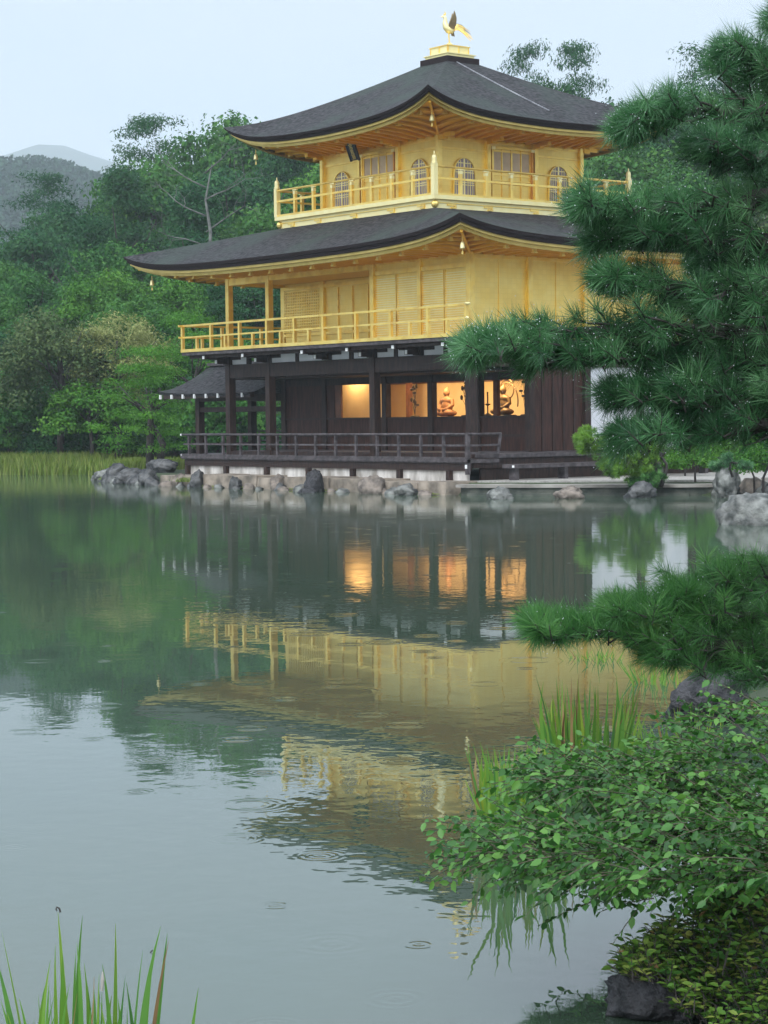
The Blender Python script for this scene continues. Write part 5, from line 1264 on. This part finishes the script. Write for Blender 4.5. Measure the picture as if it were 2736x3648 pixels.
for u, v, d in ((2300,2650,7.7),(2600,2550,7.7),(2150,2950,7.),(2500,3000,7.),(1750,2990,6.95),(2000,2740,7.7),(2700,2850,7.3),(2200,3120,6.9),(2650,3150,7.)):
    e = at(u, v, d); m1 = root*.55+e*.45+np.array([0,0,.25])+rr_.normal(size=3)*.06; b.tube([root+rr_.normal(size=3)*.08, m1, e], [.013,.008,.003], 6)
b.build('stems', BARK, SH, True)

# ground cover mound and rocks at the lower right
rock(tuple(at(2335, 3560, 6.9)+np.array([0,0,-.0])), (.21,.16,.115), 41, STONEB, 'dark bluish rock at the water edge in the bottom right corner', rz=.6)

rock(tuple(at(2520, 2450, 13.6)+np.array([0,0,-.12])), (.30,.30,.29), 42, STONEB, 'blue grey block like rock below the low pine bough', rz=.95, rough=.36)
mp_ = at(2600, 3450, 7.2)
GC = thing('ground_cover_plant', tuple(mp_), 'yellow green leafy ground cover with reddish leaves over the bottom right rock', 'plant')
r = np.random.default_rng(77); B = []; D = []; Nn = []; S = []; T = []; st = MB()
outl = [(2250,3450,3490),(2310,3390,3500),(2380,3340,3500),(2450,3300,3640),(2560,3250,3690),(2650,3190,3710),(2800,3100,3730)]
us = [o_[0] for o_ in outl]
for i in range(900):
    u = r.uniform(2240,2800); a = np.interp(u,us,[o_[1] for o_ in outl]); b_ = np.interp(u,us,[o_[2] for o_ in outl]); k = r.random()
    p = at(u, a+(b_-a)*k, 6.85+r.normal()*.09-.4*(k-.5)); ax = np.array([0,0,1.])+r.normal(size=3)*.5-RT*.35-np.array([*FH,0])*.3
    l = r.uniform(.04,.11); tip = p+ax/np.linalg.norm(ax)*l; st.tube([p-np.array([0,0,.008]),p,tip],[.003,.0025,.0015],4); tone = np.clip(r.normal(.42,.22),0,1)
    for j in range(5):
        th = j*2.4+r.random(); ld = np.array([math.cos(th),math.sin(th),.25+r.normal()*.2]); B.append(p+(tip-p)*(.4+.12*j)); D.append(ld); Nn.append(np.array([0,0,1.])+r.normal(size=3)*.3); S.append(r.uniform(.018,.042)); T.append(np.clip(tone+r.normal()*.1,0,1))
st.build('stems', BARK, GC); V, F, T = leaf_mesh(np.array(B),np.array(D),np.array(Nn),np.array(S),np.array(T)); link('leaves', np_mesh('leaves', V, F, L_COVER, T, WL[GC.name]), GC)
k = r.choice(len(B), 46); V, F, T = leaf_mesh(np.array(B)[k]+np.array([0,0,.012]),np.array(D)[k],np.array(Nn)[k],np.array(S)[k],r.random(46)); tag(link('red_leaves', np_mesh('red_leaves', V, F, L_BROWN, T, WL[GC.name]), GC), 'reddish brown withered leaves')

# iris clumps
def blades(t, seed, specs, mt, name='blade'):
    """specs: (base, tip, width, bend, tint); each blade a part of its own"""
    r = np.random.default_rng(seed); os_ = []
    for bs, tp_, w, bend, tint in specs:
        V = []; F = []; T = []; k = 0
        bs = np.array(bs); tp_ = np.array(tp_); sidev = RT*math.cos(r.normal()*.5)+np.array([*FH,0])*math.sin(r.normal()*.5); n = 8; kink = r.normal()*.012
        for i in range(n+1):
            f = i/n; c = bs+(tp_-bs)*f; c = c+np.array([0,0,1.])*bend*math.sin(f*math.pi)*.5+RT*(bend*math.sin(f*math.pi)*.35*np.sign(tp_[0]-bs[0]+1e-6)+kink*f**4)
            ww = w*(1-f**2.2)*.5+.0004
            V += [c-sidev*ww, c+sidev*ww+np.array([*FH,0])*ww*.5]; T += [np.clip(tint+f*.25*r.random(),0,1)]*2
            if i < n: F.append((k,k+1,k+3,k+2))
            k += 2
        os_.append(link(name, np_mesh(name, V, F, mt, T, WL[t.name]), t))
    return os_
dI = 6.35
IL = thing('iris_clump', tuple(at(260,3800,dI)), 'clump of green sword shaped iris blades in the bottom left corner', 'plant')
tips = [(0,3315,120),(0,3410,90),(142,3480,150),(165,3420,165),(182,3365,200),(213,3345,230),(215,3250,250),(278,3262,275),(298,3358,290),(262,3395,270),(318,3430,310),(380,3435,385),(415,3290,400),(445,3478,425),(497,3385,455),(542,3300,480),(535,3395,500),(600,3325,520),(706,3520,640),(455,3585,440),(388,3545,390),(22,3580,50),(135,3545,140),(225,3405,235),(348,3470,340)]
sp = []
r = np.random.default_rng(21)
for (u, v, ub) in tips:
    d = dI+r.normal()*.12; sp.append((at(ub, 3990, d), at(u, v, d), r.uniform(.015,.030), r.normal()*.02, np.clip(r.normal(.34,.17),0,1)))
for i in range(22):
    ub = r.uniform(10,460); d = dI+r.normal()*.12; sp.append((at(ub,3990,d), at(ub+r.normal()*60,r.uniform(3480,3640),d), r.uniform(.012,.022), r.normal()*.02, np.clip(r.normal(.36,.22),0,1)))
blades(IL, 3, sp, L_IRIS)
sp = [(at(505,3990,dI-.1), at(578,3352,dI-.1), .016, .01, .1), (at(280,3990,dI-.05), at(356,3480,dI-.05), .009, 0, .7), (at(215,3990,dI-.15), at(275,3540,dI-.15), .007, 0, .3), (at(285,3990,dI-.1), at(293,3455,dI-.1), .010, 0, .6)]
for o in blades(IL, 4, sp, L_BROWN, 'withered_blade'): tag(o, 'brown withered blade')
cur = [at(215,3250,dI)+RT*x+UP*y for x,y in ((0,0),(-.003,.012),(-.010,.016),(-.014,.010),(-.010,.004))]
b = MB(); b.tube(cur, [.003,.003,.003,.0025,.002], 5); cur = [at(535,3395,dI)+RT*x+UP*y for x,y in ((0,0),(.006,.008),(.012,.004),(.009,-.004),(.004,-.001))]; b.tube(cur, [.002]*5, 5); b.build('curled_tips', BARK, IL)
b = MB(); b.tube([at(363,3530,dI-.2),at(366,3490,dI-.2),at(366,3462,dI-.2)], [.004,.006,.002], 7); b.build('bud', EDGE, IL)
def iris(u0, u1, vb, vt, d, n, seed, label, wl=(.016,.028), extra=()):
    t = thing('iris_clump', tuple(at((u0+u1)/2, vb, d)), label, 'plant'); r = np.random.default_rng(seed); sp = []; dead = []
    for i in range(n):
        u = r.uniform(u0,u1); h = r.uniform(.55,1.); lean = (u-(u0+u1)/2)*.35+r.normal()*28; dd = d+r.normal()*.22
        s = (at(u, vb+r.normal()*18, dd), at(u+lean, vb-(vb-vt)*h, dd), r.uniform(*wl), r.normal()*.03, np.clip(r.normal(.5,.2),0,1))
        (dead if r.random() < .07 else sp).append(s)
    blades(t, seed, sp, L_IRIS)
    for (ua, va, ub, vb_) in extra: dead.append((at(ua,va,d), at(ub,vb_,d), .009, .03, .8))
    for o in blades(t, seed+1, dead, L_BROWN, 'withered_blade'): tag(o, 'brown withered blade')
    return t
iris(1720,1990,2980,2640,9.7,96,31,'nearer clump of tall yellow green iris blades standing in the water left of the shrub',extra=((1960,2900,1890,2690),))
iris(1960,2230,2800,2400,11.2,88,32,'tall iris clump behind the shrub with two pale bent withered blades',extra=((2120,2760,2270,2450),(2150,2740,2215,2490),(1990,2760,1895,2630)))
iris(2280,2560,2720,2490,12.6,40,33,'sparse iris blades in front of the blue grey rock',wl=(.008,.014))
iris(2060,2200,2392,2300,17.0,60,34,'short grassy tuft at the waterline under the low pine bough tip',wl=(.008,.014),extra=((2080,2390,2040,2400),(2170,2380,2230,2395)))
iris(2260,2420,2470,2340,15.5,60,35,'grassy tuft left of the blue grey rock under the low pine bough',wl=(.008,.014))

# dark undergrowth filling the bank at the right edge
UG = thing('undergrowth', tuple(at(2850,3300,7.6)), 'dark green leafy undergrowth on the bank behind the yellow green ground cover', 'plant')
shrub(UG, 15, lobe_twigs(7, [(2380,3130,3190),(2500,3060,3220),(2600,2950,3240),(2700,2900,3260),(3000,2850,3300)], 190, 7.75), L_SHRUB, .04, tlen=(.12,.26))
UG2 = thing('undergrowth', tuple(at(2750,3640,6.7)), 'dark green leaves in the very bottom right corner', 'plant')
shrub(UG2, 16, lobe_twigs(8, [(2480,3610,3680),(2600,3570,3720),(2760,3500,3720),(2900,3450,3720)], 34, 6.9), L_SHRUB, .04, tlen=(.12,.25))

# ---------------------------------------------------------------- haze
HZ = bpy.data.materials.new('haze_air'); HZ.use_nodes = True; t = HZ.node_tree; t.nodes.clear()
ho = t.nodes.new('ShaderNodeOutputMaterial'); hv = t.nodes.new('ShaderNodeVolumePrincipled')
hv.inputs['Color'].default_value = (.84,.93,1.,1); hv.inputs['Density'].default_value = .00038; hv.inputs['Anisotropy'].default_value = 0.
t.links.new(hv.outputs[0], ho.inputs['Volume'])
c0 = CAM[:2]-FH*45; hz = [(*(c0-RH*1500),0),(*(c0+RH*1500),0),(*(c0+RH*1500+FH*4400),0),(*(c0-RH*1500+FH*4400),0)]
b = MB(); b.prism([(q[0],q[1]) for q in hz], -3.2, 470); o = b.build('haze', HZ); tag(o, kind='stuff')
